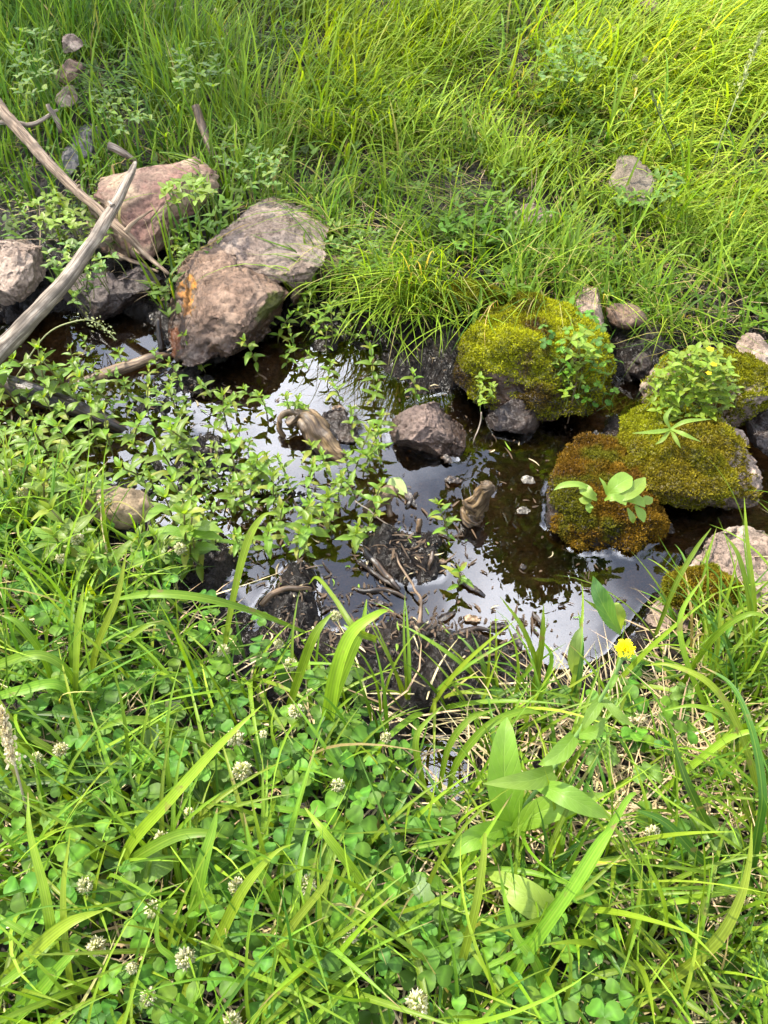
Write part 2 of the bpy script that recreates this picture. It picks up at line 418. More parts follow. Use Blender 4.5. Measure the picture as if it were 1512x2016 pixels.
def water_mat():
    m, nt, out = new_mat('pool_water'); L = nt.links
    ge = N(nt, 'ShaderNodeNewGeometry')
    n1 = N(nt, 'ShaderNodeTexNoise'); n1.inputs['Scale'].default_value = 6; n1.inputs['Detail'].default_value = 1; L.new(ge.outputs['Position'], n1.inputs[0])
    bn = N(nt, 'ShaderNodeBump'); bn.inputs['Strength'].default_value = 0.10; bn.inputs['Distance'].default_value = 0.010; L.new(n1.outputs[0], bn.inputs['Height'])
    fr = N(nt, 'ShaderNodeFresnel'); fr.inputs[0].default_value = 1.95; L.new(bn.outputs[0], fr.inputs['Normal'])
    gl = N(nt, 'ShaderNodeBsdfGlossy'); gl.inputs['Roughness'].default_value = 0.006; L.new(bn.outputs[0], gl.inputs['Normal'])
    tr = N(nt, 'ShaderNodeBsdfTransparent'); tr.inputs[0].default_value = (0.90, 0.80, 0.64, 1)
    # thin surface film: dust and pollen specks on still water
    n3 = N(nt, 'ShaderNodeTexNoise'); n3.inputs['Scale'].default_value = 420; n3.inputs['Detail'].default_value = 3; L.new(ge.outputs['Position'], n3.inputs[0])
    film = N(nt, 'ShaderNodeBsdfDiffuse'); film.inputs[0].default_value = (0.34, 0.32, 0.26, 1)
    ff = ramp(nt, n3.outputs[0], [(0.66, 0.0), (0.78, 0.35)])
    mx = N(nt, 'ShaderNodeMixShader'); L.new(fr.outputs[0], mx.inputs[0]); L.new(tr.outputs[0], mx.inputs[1]); L.new(gl.outputs[0], mx.inputs[2])
    m2 = N(nt, 'ShaderNodeMixShader'); L.new(ff, m2.inputs[0]); L.new(mx.outputs[0], m2.inputs[1]); L.new(film.outputs[0], m2.inputs[2])
    L.new(m2.outputs[0], out.inputs[0]); return m


M_GRASS = foliage_mat('grass_blade', 0.45, 0.55, rnd=0.0, spec=0.22)
M_BLADE = foliage_mat('broad_grass_blade', 0.42, 0.45, rnd=0.3, spec=0.3, stripes=True)
M_LEAF = foliage_mat('mint_leaf', 0.38, 0.42, veins=True, rnd=0.28)
M_WEED = foliage_mat('broad_leaf', 0.38, 0.45, veins=True, rnd=0.16)
M_SPOT = foliage_mat('spotted_leaf', 0.38, 0.45, veins=True, rnd=0.1, spots=True)
M_CLOVER = foliage_mat('clover_leaflet', 0.35, 0.55, rnd=0.28, spec=.25)
M_MOSS = foliage_mat('moss', 0.35, 0.8, rnd=0.0, spec=0.1)
M_STRAW = foliage_mat('straw', 0.15, 0.6, rnd=0.0, spec=0.25)
M_PETAL = foliage_mat('petal', 0.4, 0.6, rnd=0.1, spec=0.2)
M_STEM = foliage_mat('plant_stem', 0.1, 0.5, rnd=0.2)
R_PINK = rock_mat('pink_banded_stone', (0.13, 0.08, 0.055), (0.27, 0.175, 0.115), (0.44, 0.31, 0.20), 0.5, band=True)
R_PALE = rock_mat('pale_pitted_lava', (0.15, 0.098, 0.068), (0.255, 0.182, 0.132), (0.37, 0.285, 0.215), 1.0)
R_BROWN = rock_mat('brown_pitted_lava', (0.09, 0.053, 0.031), (0.185, 0.112, 0.07), (0.29, 0.195, 0.13), 1.1, wet=0.125)
R_GSLAB = rock_mat('grey_slab_stone', (0.09, 0.068, 0.044), (0.15, 0.115, 0.078), (0.23, 0.185, 0.13), .5)
R_TAN = rock_mat('tan_stone', (0.16, 0.11, 0.06), (0.28, 0.20, 0.115), (0.40, 0.30, 0.18), .4)
R_DARK = rock_mat('dark_wet_stone', (0.05, 0.035, 0.028), (0.09, 0.065, 0.055), (0.16, 0.12, 0.10), 0.8, wet=0.09)
R_GREY = rock_mat('grey_stone', (0.05, 0.045, 0.042), (0.09, 0.082, 0.078), (0.14, 0.13, 0.12), 0.3)
R_LAVA = rock_mat('rough_red_lava', (0.10, 0.065, 0.05), (0.19, 0.13, 0.10), (0.30, 0.22, 0.175), 1.3, wet=0.065, pitscale=95)
W_GREY = wood_mat('weathered_wood', (0.07, 0.05, 0.034), (0.22, 0.168, 0.118), (0.41, 0.34, 0.26))
W_TAN = wood_mat('tan_bare_wood', (0.08, 0.048, 0.026), (0.22, 0.145, 0.085), (0.36, 0.27, 0.18))
W_BROWN = wood_mat('brown_dead_wood', (0.045, 0.027, 0.014), (0.13, 0.08, 0.042), (0.27, 0.18, 0.10), 0.5)
W_ROOT = wood_mat('dark_knotty_root', (0.03, 0.018, 0.008), (0.10, 0.06, 0.027), (0.26, 0.175, 0.085), 0.45)
W_WET = wood_mat('wet_dark_wood', (0.010, 0.007, 0.005), (0.030, 0.020, 0.013), (0.10, 0.065, 0.04), 0.28)
M_GROUND = ground_mat(); M_WATER = water_mat()

# ------------------------------------------------------------------ ground
def grow(a, b, step, far, k=1.22):
    core = np.arange(a, b, step); lo = []; hi = []
    s, v = step, a
    while v > -far: s *= k; v -= s; lo.append(v)
    s, v = step, core[-1]
    while v < far: s *= k; v += s; hi.append(v)
    return np.concatenate([lo[::-1], core, hi])


def grid_faces(nx, ny):
    i = np.arange(nx - 1)[None, :] + np.arange(ny - 1)[:, None] * nx
    i = i.ravel(); return np.stack([i, i + 1, i + 1 + nx, i + nx], 1)


gx = grow(-1.2, 1.2, 0.0055, 70, 1.16); gy = grow(0.42, 2.05, 0.0055, 70, 1.16)
X, Y = np.meshgrid(gx, gy)
Z = height(X, Y)
clod = np.exp(-np.maximum(0, np.hypot(X, Y - 1.2) - 1.6) * 2) * sstep(-0.05, 0.0, Z)
Z = Z + clod * (0.030 * (np.abs(fbm2(X, Y, 22, 3, 301)) - 0.2) + 0.022 * (np.abs(fbm2(X, Y, 52, 2, 305)) - 0.2) + 0.010 * fbm2(X, Y, 105, 2, 309))
SD = poly_sd(X, Y, POND_W)
dry = sstep(0.03, 0.16, Z + 0.02 * fbm2(X, Y, 9, 3, 77))
dry[(Z < 0.0)] = 0
me = mesh_np('ground', np.stack([X, Y, Z], -1).reshape(-1, 3), grid_faces(len(gx), len(gy)), M_GROUND, True, {'dry': dry.ravel()})
link('ground', me, None, kind='structure')

# ------------------------------------------------------------------ stones
ROCKS = []      # footprints x, y, a, b, object
_ico = {}
def ico(n):
    if n not in _ico:
        import bmesh
        bm = bmesh.new(); bmesh.ops.create_icosphere(bm, subdivisions=n, radius=1.0)
        V = np.array([v.co[:] for v in bm.verts]); F = np.array([[v.index for v in f.verts] for f in bm.faces]); bm.free()
        _ico[n] = (V, F)
    return _ico[n]


def normals_of(V, F):
    n = np.cross(V[F[:, 1]] - V[F[:, 0]], V[F[:, 2]] - V[F[:, 0]]); out = np.zeros_like(V)
    for k in range(3): np.add.at(out, F[:, k], n)
    return out / (np.linalg.norm(out, axis=1, keepdims=True) + 1e-12)


def tuft_mesh(P, Nn, L, W, c0, c1, seed=0, spread=0.5):
    """tiny pointed sprigs standing on a surface: one triangle-pair each"""
    r = np.random.default_rng(seed); n = len(P)
    d = Nn + r.normal(0, spread, (n, 3)); d[:, 2] += 0.25; d /= np.linalg.norm(d, axis=1, keepdims=True)
    s = np.cross(d, r.normal(0, 1, (n, 3))); s /= np.linalg.norm(s, axis=1, keepdims=True) + 1e-9
    l = (L * r.uniform(0.5, 1.3, n))[:, None]; w = (W * r.uniform(0.6, 1.3, n))[:, None]
    V = np.stack([P - s * w * 0.5, P + s * w * 0.5, P + d * l * 0.6 + s * w * 0.6, P + d * l * .6 - s * w * .6, P + d * l + r.normal(0, .15, (n, 3)) * l], 1).reshape(-1, 3)
    b = np.arange(n)[:, None] * 5
    F4 = b + np.array([[0, 1, 2, 3]]); F3 = b + np.array([[3, 2, 4]])
    C = np.stack([c0, c0, (c0 + c1) / 2, (c0 + c1) / 2, c1], 1).reshape(-1, 3)
    return V, [F4, F3], C


def rock(label, px, py, w, h, zc, mat, hz=0.75, seed=0, ang=0.25, cuts=9, amp=0.10, sub=5, rot=0.0, moss=None, name='boulder', lumps=(), lichen=None, pit=1.0):
    c = at(px, py, zc); dist = np.linalg.norm(c - np.array([0, 0, CAMH])); depth = float(np.dot(c - np.array([0, 0, CAMH]), [0, math.cos(PITCH), -math.sin(PITCH)]))
    s = depth / FPX; a = w / 2 * s; cz = a * hz; th = math.asin((CAMH - c[2]) / dist)
    hh = h / 2 * s; b2 = hh ** 2 - (cz * math.cos(th)) ** 2
    b = math.sqrt(b2) / math.sin(th) if b2 > (0.35 * a) ** 2 * 0.3 else 0.45 * a
    if b2 < 0: cz = min(cz, hh / math.cos(th) * 0.9)
    V, F = ico(sub); V = V.copy(); r = np.random.default_rng(seed + 100)
    U = V.copy()
    for k in range(cuts):
        n = r.normal(0, 1, 3); n /= np.linalg.norm(n)
        d = r.uniform(0.55, 0.88) if ang > 0 else 2
        e = np.maximum(0, V @ n - d); V -= (e * min(1, 0.5 + ang * 1.8))[:, None] * n
    V *= 1.12
    V *= (1 + amp * 1.6 * fbm(U * 1.3 + seed * 3.1, 3, seed) + amp * 0.7 * fbm(U * 4 + seed, 3, seed + 9) + amp * 0.35 * fbm(U * 12, 3, seed + 5) + 0.05 * amp * fbm(U * 30, 2, seed + 31))[:, None]
    for (lx, ly, lz, rad, am) in lumps:
        d = U - np.array([lx, ly, lz]) / np.linalg.norm([lx, ly, lz]); V += U * (am * np.exp(-(d ** 2).sum(1) / rad ** 2))[:, None]
    V -= (V.max(0) + V.min(0)) / 2; V /= (V.max(0) - V.min(0)) / 2
    ca, sa = math.cos(rot), math.sin(rot)
    V[:, :2] = V[:, :2] @ np.array([[ca, sa], [-sa, ca]])
    V /= (V.max(0) - V.min(0)) / 2
    V = V * np.array([a, b, cz])
    nn = normals_of(V, F)
    if pit > 0:
        q1 = fbm(V * 55 + seed, 2, seed + 61); q2 = fbm(V * 120 + seed, 2, seed + 67); q3 = fbm(V * 22 + seed, 3, seed + 71)
        V = V - nn * (pit * (0.0065 * sstep(0.12, 0.45, q1) * sstep(-.35, .3, q3) + 0.0032 * sstep(0.1, 0.4, q2) + 0.008 * np.abs(q3)))[:, None]
        nn = normals_of(V, F)
    mk = np.zeros(len(V)); tint = np.tile(np.array([[0.12, 0.12, 0.02]]), (len(V), 1))
    if moss:
        q = fbm(V * 16 + seed, 4, seed + 3); lev = nn[:, 2] * 0.9 + 0.75 * q + moss.get('bias', 0)
        if 'dir' in moss: lev = lev + 1.0 * (V / np.array([a, b, cz])) @ np.array(moss['dir'])
        mk = sstep(0.15, 0.55, lev)
        co = np.array(moss['col']); co2 = np.array(moss['col2'])
        g = sstep(-0.25, 0.3, fbm(V * 9 + 7, 3, seed + 8) + (V / np.array([a, b, cz])) @ np.array(moss.get('grad', (0, 0, 0))))[:, None]
        tint = co * (1 - g) + co2 * g
        g3 = sstep(0.05, 0.35, fbm(V * 14 + 3, 3, seed + 18))[:, None]; tint = tint * (1 - g3) + np.array(moss.get('col3', moss['col'])) * g3
        tint = tint * (1 + 0.35 * fbm(V * 70, 2, seed + 19))[:, None]
        V = V + nn * (mk * moss.get('thick', 0.006) * (0.9 + 1.3 * fbm(V * 48, 3, seed + 4) + 1.6 * fbm(V * 17, 2, seed + 44)))[:, None]
        nn = normals_of(V, F)
    if lichen:
        for (lx, ly, lz, rad, colr) in lichen:
            d = V / np.array([a, b, cz]) - np.array([lx, ly, lz]); m2 = np.exp(-(d ** 2).sum(1) / rad ** 2) + 0.45 * fbm(V * 60, 4, 3)
            m2 = sstep(0.42, 0.62, m2); mk = np.maximum(mk, m2); tint = np.where(m2[:, None] > 0.3, np.array(colr), tint)
    me = mesh_np(name, V, F, mat, True, {'moss': mk * (0.9 if moss else 1), 'tint': tint})
    o = link(name, me, None, tuple(c), label=label, category='stone')
    ROCKS.append((c[0], c[1], a, b, cz, c[2], o, V, nn, mk, F))
    if moss:
        # sprigs scattered over the mossy faces
        fa = np.linalg.norm(np.cross(V[F[:, 1]] - V[F[:, 0]], V[F[:, 2]] - V[F[:, 0]]), axis=1) / 2
        wt = fa * mk[F].mean(1) * (nn[F].mean(1)[:, 2] > -0.4); n = int(moss.get('n', 9000)); pk = r.choice(len(F), n, p=wt / wt.sum())
        bc = r.dirichlet((1, 1, 1), n); P = (V[F[pk]] * bc[:, :, None]).sum(1); nr = nn[F[pk]].mean(1)
        tc = tint[F[pk]].mean(1) * r.uniform(0.6, 1.5, (n, 1)); tc2 = tc * np.array([1.5, 1.45, 1.1])
        mv, mf, mc = tuft_mesh(P, nr, moss.get('len', 0.0075), 0.0022, tc * 0.8, tc2, seed)
        link('moss', mesh_np('moss', mv, mf, M_MOSS, False, {'tint': mc}), o, kind='stuff')
    return o


OLIVE = (0.105, 0.105, 0.008); YEL = (0.23, 0.245, 0.013); RUST = (0.105, 0.058, 0.012); ORG = (0.165, 0.10, 0.013); UMB = (0.075, 0.052, 0.014)
rock('smooth pink banded boulder lying behind the tip of the bleached branch', 304, 396, 256, 182, 0.14, R_PINK, 0.5, 3, 0.5, 15, 0.10, 6, rot=0.4, lumps=((0.95, -0.3, 0.1, 0.35, .22), (0.45, 0.2, .85, .3, -.14)), pit=.35)
rock('pale pitted flat topped boulder behind the brown orange spotted one', 532, 478, 238, 172, 0.11, R_PALE, 0.42, 8, 0.5, 14, 0.11, 6, rot=0.2, pit=1.3)
rock('big brown boulder with orange lichen at the upper edge of the pool', 448, 592, 252, 235, 0.075, R_BROWN, 0.62, 21, 0.15, 8, 0.09, 6, rot=0.3, pit=1.3,
     lichen=((-0.72, -0.25, 0.5, 0.42, (0.40, 0.16, 0.015)), (-0.70, -0.62, -0.25, 0.30, (0.33, 0.11, 0.012)), (0.75, -0.3, 0.35, 0.33, (0.10, 0.10, 0.012))))
rock('pitted pinkish boulder cut by the edge, under the bleached branch', 5, 527, 172, 150, 0.13, R_PALE, 0.7, 13, 0.4, 10, 0.11, 6, pit=1.3)
rock('small flat grey slab standing behind the long branch', 162, 300, 66, 92, 0.13, R_GREY, 0.9, 31, 0.5, 14, 0.04, 4, name='stone')
rock('little pink stone beside the crossing of the two branches', 196, 470, 52, 40, 0.12, R_PALE, 0.7, 33, 0.3, 9, 0.08, 4, name='stone')
rock('dark wet rock in the shade left of the brown boulder', 265, 560, 120, 90, 0.05, R_DARK, 0.6, 35, 0.35, 10, 0.12, name='stone')
rock('dark wet rock under the bleached branch by the water', 190, 590, 130, 95, 0.04, R_DARK, 0.7, 37, 0.3, 10, 0.12, name='stone')
rock('small upright brown stone wedged right of the brown boulder', 583, 563, 36, 76, 0.07, R_BROWN, 1.1, 39, 0.3, 9, 0.05, 4, name='stone')
rock('low dark muddy rock between pale boulder and far grass', 640, 520, 100, 70, 0.08, R_BROWN, 0.5, 41, 0.3, 9, 0.1, name='stone')
rock('rough reddish lava rock standing in the middle of the pool', 846, 850, 156, 116, 0.02, R_LAVA, 0.62, 44, 0.55, 13, 0.08, 6, rot=0.5, pit=1.0)
rock('large boulder under a thick dome of yellow green moss', 1040, 702, 308, 222, 0.06, R_BROWN, 0.52, 47, 0.2, 7, 0.12, 6, pit=.6,
     moss=dict(bias=-0.05, col=OLIVE, col2=YEL, col3=UMB, thick=0.010, n=34000, len=0.0062, dir=(0.10, 0.12, 0.25), grad=(0.25, -0.1, .5)))
rock('dark wet rock jutting into the pool below the mossy dome', 1010, 808, 115, 112, 0.01, R_DARK, 0.75, 49, 0.3, 9, 0.08, name='stone')
rock('low moss cushioned stone in the grass behind the mossy dome', 930, 592, 140, 62, 0.08, R_BROWN, 0.4, 51, 0.2, 8, 0.08, name='stone',
     moss=dict(bias=0.3, col=OLIVE, col2=(0.17, 0.2, 0.02), thick=0.006, n=7000, len=0.012))
rock('rock capped with rust orange moss and a leafy rosette, in the pool', 1180, 985, 226, 222, 0.01, R_DARK, 0.5, 54, 0.35, 10, 0.09, 6, rot=0.6, pit=.8,
     moss=dict(bias=-0.06, col=RUST, col2=ORG, col3=(0.10, 0.10, 0.012), thick=0.009, n=34000, len=0.0062, dir=(0.42, 0.05, 0.25), grad=(0.1, 0, 0)))
rock('long mossy rock with pale bare right end at the right shore', 1350, 905, 318, 215, 0.04, R_PALE, 0.5, 57, 0.12, 6, 0.14, 6, rot=-0.3, pit=1.0,
     moss=dict(bias=-0.12, col=(0.19, 0.205, 0.012), col2=(0.145, 0.12, 0.012), col3=OLIVE, thick=0.008, n=30000, len=0.0062, dir=(-0.9, -0.15, 0.1), grad=(0.2, -0.7, 0)))
rock('mossy rock covered by the leafy yellow flowered plant', 1390, 765, 255, 165, 0.06, R_PALE, 0.55, 59, 0.35, 9, 0.09, 6, rot=-0.2,
     moss=dict(bias=-0.15, col=OLIVE, col2=YEL, col3=UMB, thick=0.008, n=16000, len=0.006, dir=(0, -0.35, 0.0)))
rock('dark stone at the water left of the long mossy rock', 1222, 862, 80, 90, 0.0, R_DARK, 0.6, 61, 0.3, 9, 0.08, name='stone')
rock('upright grey brown stone behind the mossy dome', 1160, 605, 58, 92, 0.10, R_PALE, 1.0, 63, 0.45, 12, 0.06, 4, name='stone')
rock('round reddish stone right of the upright grey brown one', 1232, 618, 82, 62, 0.10, R_BROWN, 0.6, 65, 0.2, 8, 0.05, 4, name='stone')
rock('dark wet stone in the gap between the two mossy rocks', 1265, 705, 88, 88, 0.03, R_DARK, 0.7, 67, 0.35, 10, 0.08, name='stone')
rock('angular grey slab in the sunny grass of the far bank', 1247, 350, 88, 92, 0.165, R_GSLAB, 0.5, 69, 0.55, 14, 0.05, 4, rot=0.5, name='stone')
rock('flat stone half buried in grass below the angular slab', 1050, 425, 100, 50, 0.12, R_PALE, 0.45, 71, 0.25, 9, 0.06, 4, name='stone')
rock('brownish stone at the edge beside the reddish far stones', 1490, 690, 70, 70, 0.10, R_PALE, 0.6, 73, 0.3, 9, 0.06, 4, name='stone')
rock('pitted pink lava boulder on the near right shore', 1445, 1125, 225, 165, 0.05, R_PALE, 0.5, 75, 0.35, 9, 0.10, 6, pit=1.4)
rock('flat pinkish slab with grass over it, lowest of the right rocks', 1420, 1215, 300, 130, 0.03, R_PALE, 0.3, 77, 0.3, 9, 0.08, 6, rot=0.1, pit=1.2)
rock('small dome of golden brown moss on the pinkish slab', 1387, 1170, 138, 82, 0.085, R_DARK, 0.5, 79, 0.1, 5, 0.06, 5, name='stone',
     moss=dict(bias=0.7, col=OLIVE, col2=(0.16, 0.115, 0.012), thick=0.008, n=12000, len=0.006))
rock('tan stone lying among mint below the left water', 235, 1002, 140, 84, 0.085, R_TAN, 0.6, 81, 0.2, 8, 0.05, 4, name='stone')
rock('lump of wet mud coloured rock left of the mossy dome', 872, 660, 74, 100, 0.03, R_DARK, 0.6, 83, 0.2, 8, 0.14, name='stone')
rock('dark lump of wet mud caught on the hooked root', 662, 848, 92, 84, -0.004, R_DARK, 0.4, 95, 0.2, 7, 0.18, 5, name='mud_lump')
rock('uppermost brown stone buried in the tall far grass', 142, 85, 46, 36, 0.28, R_PALE, 0.7, 85, 0.3, 9, 0.06, 4, name='stone')
rock('round brown stone below the uppermost one in tall grass', 134, 142, 52, 44, 0.25, R_BROWN, 0.7, 87, 0.3, 9, 0.06, 4, name='stone')
rock('pale brown stone, lowest of three in the tall grass', 130, 190, 44, 40, 0.22, R_PALE, 0.7, 89, 0.3, 9, 0.06, 4, name='stone')
rock('small stone peeping from grass at the top of the picture', 1275, 15, 48, 30, 0.30, R_BROWN, 0.6, 91, 0.3, 9, 0.06, 4, name='stone')
rock('dark stone at the edge beyond the long mossy rock', 1505, 850, 70, 100, 0.02, R_DARK, 0.6, 93, 0.3, 9, 0.08, name='stone')


def in_rock(x, y, grow_=1.0):
    m = np.zeros(np.shape(x), bool)
    for r in ROCKS:
        m |= ((x - r[0]) / (r[2] * grow_)) ** 2 + ((y - r[1]) / (r[3] * grow_)) ** 2 < 1
    return m


# ------------------------------------------------------------------ wood
def catmull(P, n):
    P = np.asarray(P, float); Q = np.vstack([2 * P[0] - P[1], P, 2 * P[-1] - P[-2]]); out = []
    for i in range(1, len(Q) - 2):
        t = np.linspace(0, 1, n, endpoint=False)[:, None]
        a, b, c, d = Q[i - 1], Q[i], Q[i + 1], Q[i + 2]
        out.append(0.5 * ((2 * b) + (c - a) * t + (2 * a - 5 * b + 4 * c - d) * t ** 2 + (3 * b - a - 3 * c + d) * t ** 3))
    return np.vstack(out + [P[-1:]])


def tube(P, R, sides=12, n=6, amp=0.12, seed=0):
    """noisy tapered tube; returns V, faces, grain"""
    C = catmull(np.column_stack([P, R]), n); R = np.maximum(C[:, 3], 1e-4); C = C[:, :3]
    if amp > .1:
        fq = 26 if R.max() < .009 else 9
        C = C + ((0.002 if R.max() > .009 else .0035) + (0.04 if R.max() > .009 else .25) * R[:, None]) * np.stack([fbm(C * fq + seed, 2, seed + 81), fbm(C * fq + seed, 2, seed + 82), fbm(C * fq + seed, 2, seed + 83)], -1) * 1.5
    T = np.gradient(C, axis=0); T /= np.linalg.norm(T, axis=1, keepdims=True) + 1e-9
    up = np.array([0.13, 0.21, 1.0]); S = np.cross(T, up); S /= np.linalg.norm(S, axis=1, keepdims=True) + 1e-9; B = np.cross(S, T)
    a = np.linspace(0, 2 * np.pi, sides, endpoint=False); m = len(C)
    ln = np.concatenate([[0], np.cumsum(np.linalg.norm(np.diff(C, axis=0), axis=1))])
    ca, sa = np.cos(a)[None, :, None], np.sin(a)[None, :, None]
    G = np.stack([np.broadcast_to(np.cos(a) * 1.0, (m, sides)) * R[:, None], np.broadcast_to(np.sin(a), (m, sides)) * R[:, None], np.broadcast_to(ln[:, None], (m, sides))], -1)
    q = 1 + amp * fbm(G * np.array([1, 1, 0.35]) * (1.2 / max(R.max(), 1e-3)) + seed, 4, seed) + amp * 0.5 * fbm(G * np.array([1, 1, .1]) * (3.5 / max(R.max(), 1e-3)) + seed, 2, seed + 3)
    if amp > .1: q = q + max(amp, .3) * 0.6 * np.minimum(0.1, fbm(G * np.array([1, 1, .035]) * (4.0 / max(R.max(), 1e-3)) + seed, 2, seed + 6))
    V = C[:, None] + (S[:, None] * ca + B[:, None] * sa) * (R[:, None] * q)[:, :, None]
    i = np.arange(m - 1)[:, None] * sides + np.arange(sides)[None]; j = np.arange(m - 1)[:, None] * sides + (np.arange(sides) + 1)[None] % sides
    F = np.stack([i, j, j + sides, i + sides], -1).reshape(-1, 4)
    V = V.reshape(-1, 3); G = G.reshape(-1, 3) + seed
    c0, c1 = len(V), len(V) + 1
    V = np.vstack([V, C[0] - T[0] * R[0] * .15, C[-1] + T[-1] * R[-1] * 0.3]); G = np.vstack([G, G[0], G[-1]])
    k = np.arange(sides); k2 = (k + 1) % sides
    F3 = np.vstack([np.stack([k2, k, np.full(sides, c0)], 1), np.stack([k + (m - 1) * sides, k2 + (m - 1) * sides, np.full(sides, c1)], 1)])
    return V, F, F3, G


def merge_tubes(parts):
    Vs, F4, F3, Gs, o = [], [], [], [], 0
    for V, a, b, G in parts:
        Vs.append(V); F4.append(a + o); F3.append(b + o); Gs.append(G); o += len(V)
    return np.vstack(Vs), [np.vstack(F4), np.vstack(F3)], np.vstack(Gs)


def pts(P):
    """[(px, py, z, width px)] -> world points and radii"""
    A = np.array(P, float); W = at(A[:, 0], A[:, 1], A[:, 2])
    dep = W[:, 1] * math.cos(PITCH) - (W[:, 2] - CAMH) * math.sin(PITCH)
    return W, A[:, 3] / 2 * dep / FPX


def wood(name, label, cat, P, mat, sides=12, n=8, amp=0.15, seed=0, twigs=(), group=None):
    W, R = pts(P); base = W.mean(0).copy()
    V, a, b, G = tube(W, R, sides, n, amp, seed)
    o = link(name, mesh_np(name, move(V, base), [a, b], mat, True, {'grain': G}), None, tuple(base), label=label, category=cat)
    if group: o['group'] = group
    for k, T in enumerate(twigs):
        W2, R2 = pts(T); V, a, b, G = tube(W2, R2, 8, 6, amp, seed + k + 1)
        link('side_branch', mesh_np('side_branch', move(V, base), [a, b], mat, True, {'grain': G}), o)
    return o


wood('fallen_branch', 'thick bleached bare branch propped up, pointing over the pink boulder', 'branch',
     [(267, 320, .33, 7), (258, 342, .327, 15), (236, 384, .315, 19), (210, 430, .30, 22), (182, 476, .285, 25), (145, 530, .26, 28), (102, 583, .23, 31), (54, 634, .195, 34), (2, 686, .155, 39), (-60, 746, .11, 44)], W_GREY, 28, 14, 0.13, 3,
     twigs=([(222, 408, .312, 12), (212, 394, .322, 7)],))
wood('fallen_branch', 'long grey brown branch lying from the grass to the brown boulder', 'branch',
     [(-40, 165, .30, 26), (0, 212, .28, 24), (55, 276, .26, 22), (110, 334, .24, 20), (165, 387, .225, 18), (215, 430, .21, 17), (250, 462, .19, 16), (285, 500, .15, 12), (332, 540, .12, 6)], W_TAN, 18, 10, 0.13, 5,
     twigs=([(246, 455, .20, 13), (262, 438, .215, 8), (285, 425, .225, 5), (302, 413, .235, 3)], [(222, 497, .10, 9), (268, 518, .09, 8), (310, 535, .09, 5)], [(150, 376, .225, 9), (157, 364, .24, 5)]))
wood('branch_stub', 'short broken pale branch end behind the pink boulder', 'branch', [(214, 288, .20, 16), (238, 298, .19, 15), (270, 318, .16, 11)], W_GREY, 10, 6, 0.25, 7)
wood('stick', 'upright brown stick in grass above the pale boulder', 'stick', [(384, 205, .26, 16), (395, 240, .22, 17), (412, 285, .18, 15), (432, 330, .14, 11)], W_BROWN, 10, 6, 0.2, 9)
wood('stick', 'thin stick crossing behind the long branch in far grass', 'stick', [(0, 240, .24, 10), (45, 243, .24, 9), (80, 240, .24, 8), (112, 214, .25, 5)], W_GREY, 8, 6, 0.2, 10)
wood('stick', 'leaning grey stick among the uppermost left stones', 'stick', [(95, 205, .27, 8), (112, 235, .24, 10), (120, 265, .2, 8)], W_GREY, 8, 6, 0.2, 12)
wood('sunken_log', 'brown sunken log half under water below the brown boulder', 'log', [(150, 758, -.01, 16), (210, 735, .0, 26), (260, 718, .012, 24), (310, 702, .015, 16), (345, 700, .0, 8)], W_BROWN, 12, 8, 0.2, 14)
wood('sunken_log', 'dark wet log lying in the left water beneath mint', 'log', [(-60, 735, .05, 46), (0, 752, .045, 44), (60, 770, .04, 40), (140, 800, .03, 34), (210, 830, .015, 28), (250, 850, -.01, 18)], W_WET, 14, 8, 0.2, 16)
wood('knobby_root', 'knobby brown root stub standing up out of open water', 'root',
     [(928, 1050, -.07, 40), (931, 1026, -.005, 36), (934, 1004, .022, 36), (941, 986, .048, 42), (950, 968, .072, 38), (957, 956, .088, 30), (960, 948, .096, 16)], W_ROOT, 24, 12, 0.6, 19,
     twigs=([(940, 1002, .025, 26), (926, 998, .04, 20), (916, 992, .052, 14), (911, 985, .062, 4)], [(950, 975, .06, 22), (968, 965, .072, 20), (973, 955, .08, 10)]))
wood('curled_root', 'rough brown root chunk with a hooked end in the upper pool', 'root',
     [(566, 838, .03, 20), (590, 822, .04, 34), (612, 836, .035, 46), (632, 868, .012, 50), (662, 900, -.004, 38), (690, 918, -.02, 20)], W_ROOT, 26, 14, 0.7, 22,
     twigs=([(592, 818, .045, 20), (568, 812, .05, 13), (552, 824, .04, 12), (552, 846, .015, 14), (560, 866, -.01, 12)],))
wood('root_stub', 'broken brown root end next to the floating round leaf', 'root', [(722, 1005, .0, 22), (745, 985, .03, 28), (765, 972, .04, 30), (778, 968, .045, 20)], W_BROWN, 12, 6, 0.3, 24,
     twigs=([(765, 975, .035, 16), (785, 970, .04, 9)], [(762, 990, .02, 13), (765, 1020, .0, 11)]))
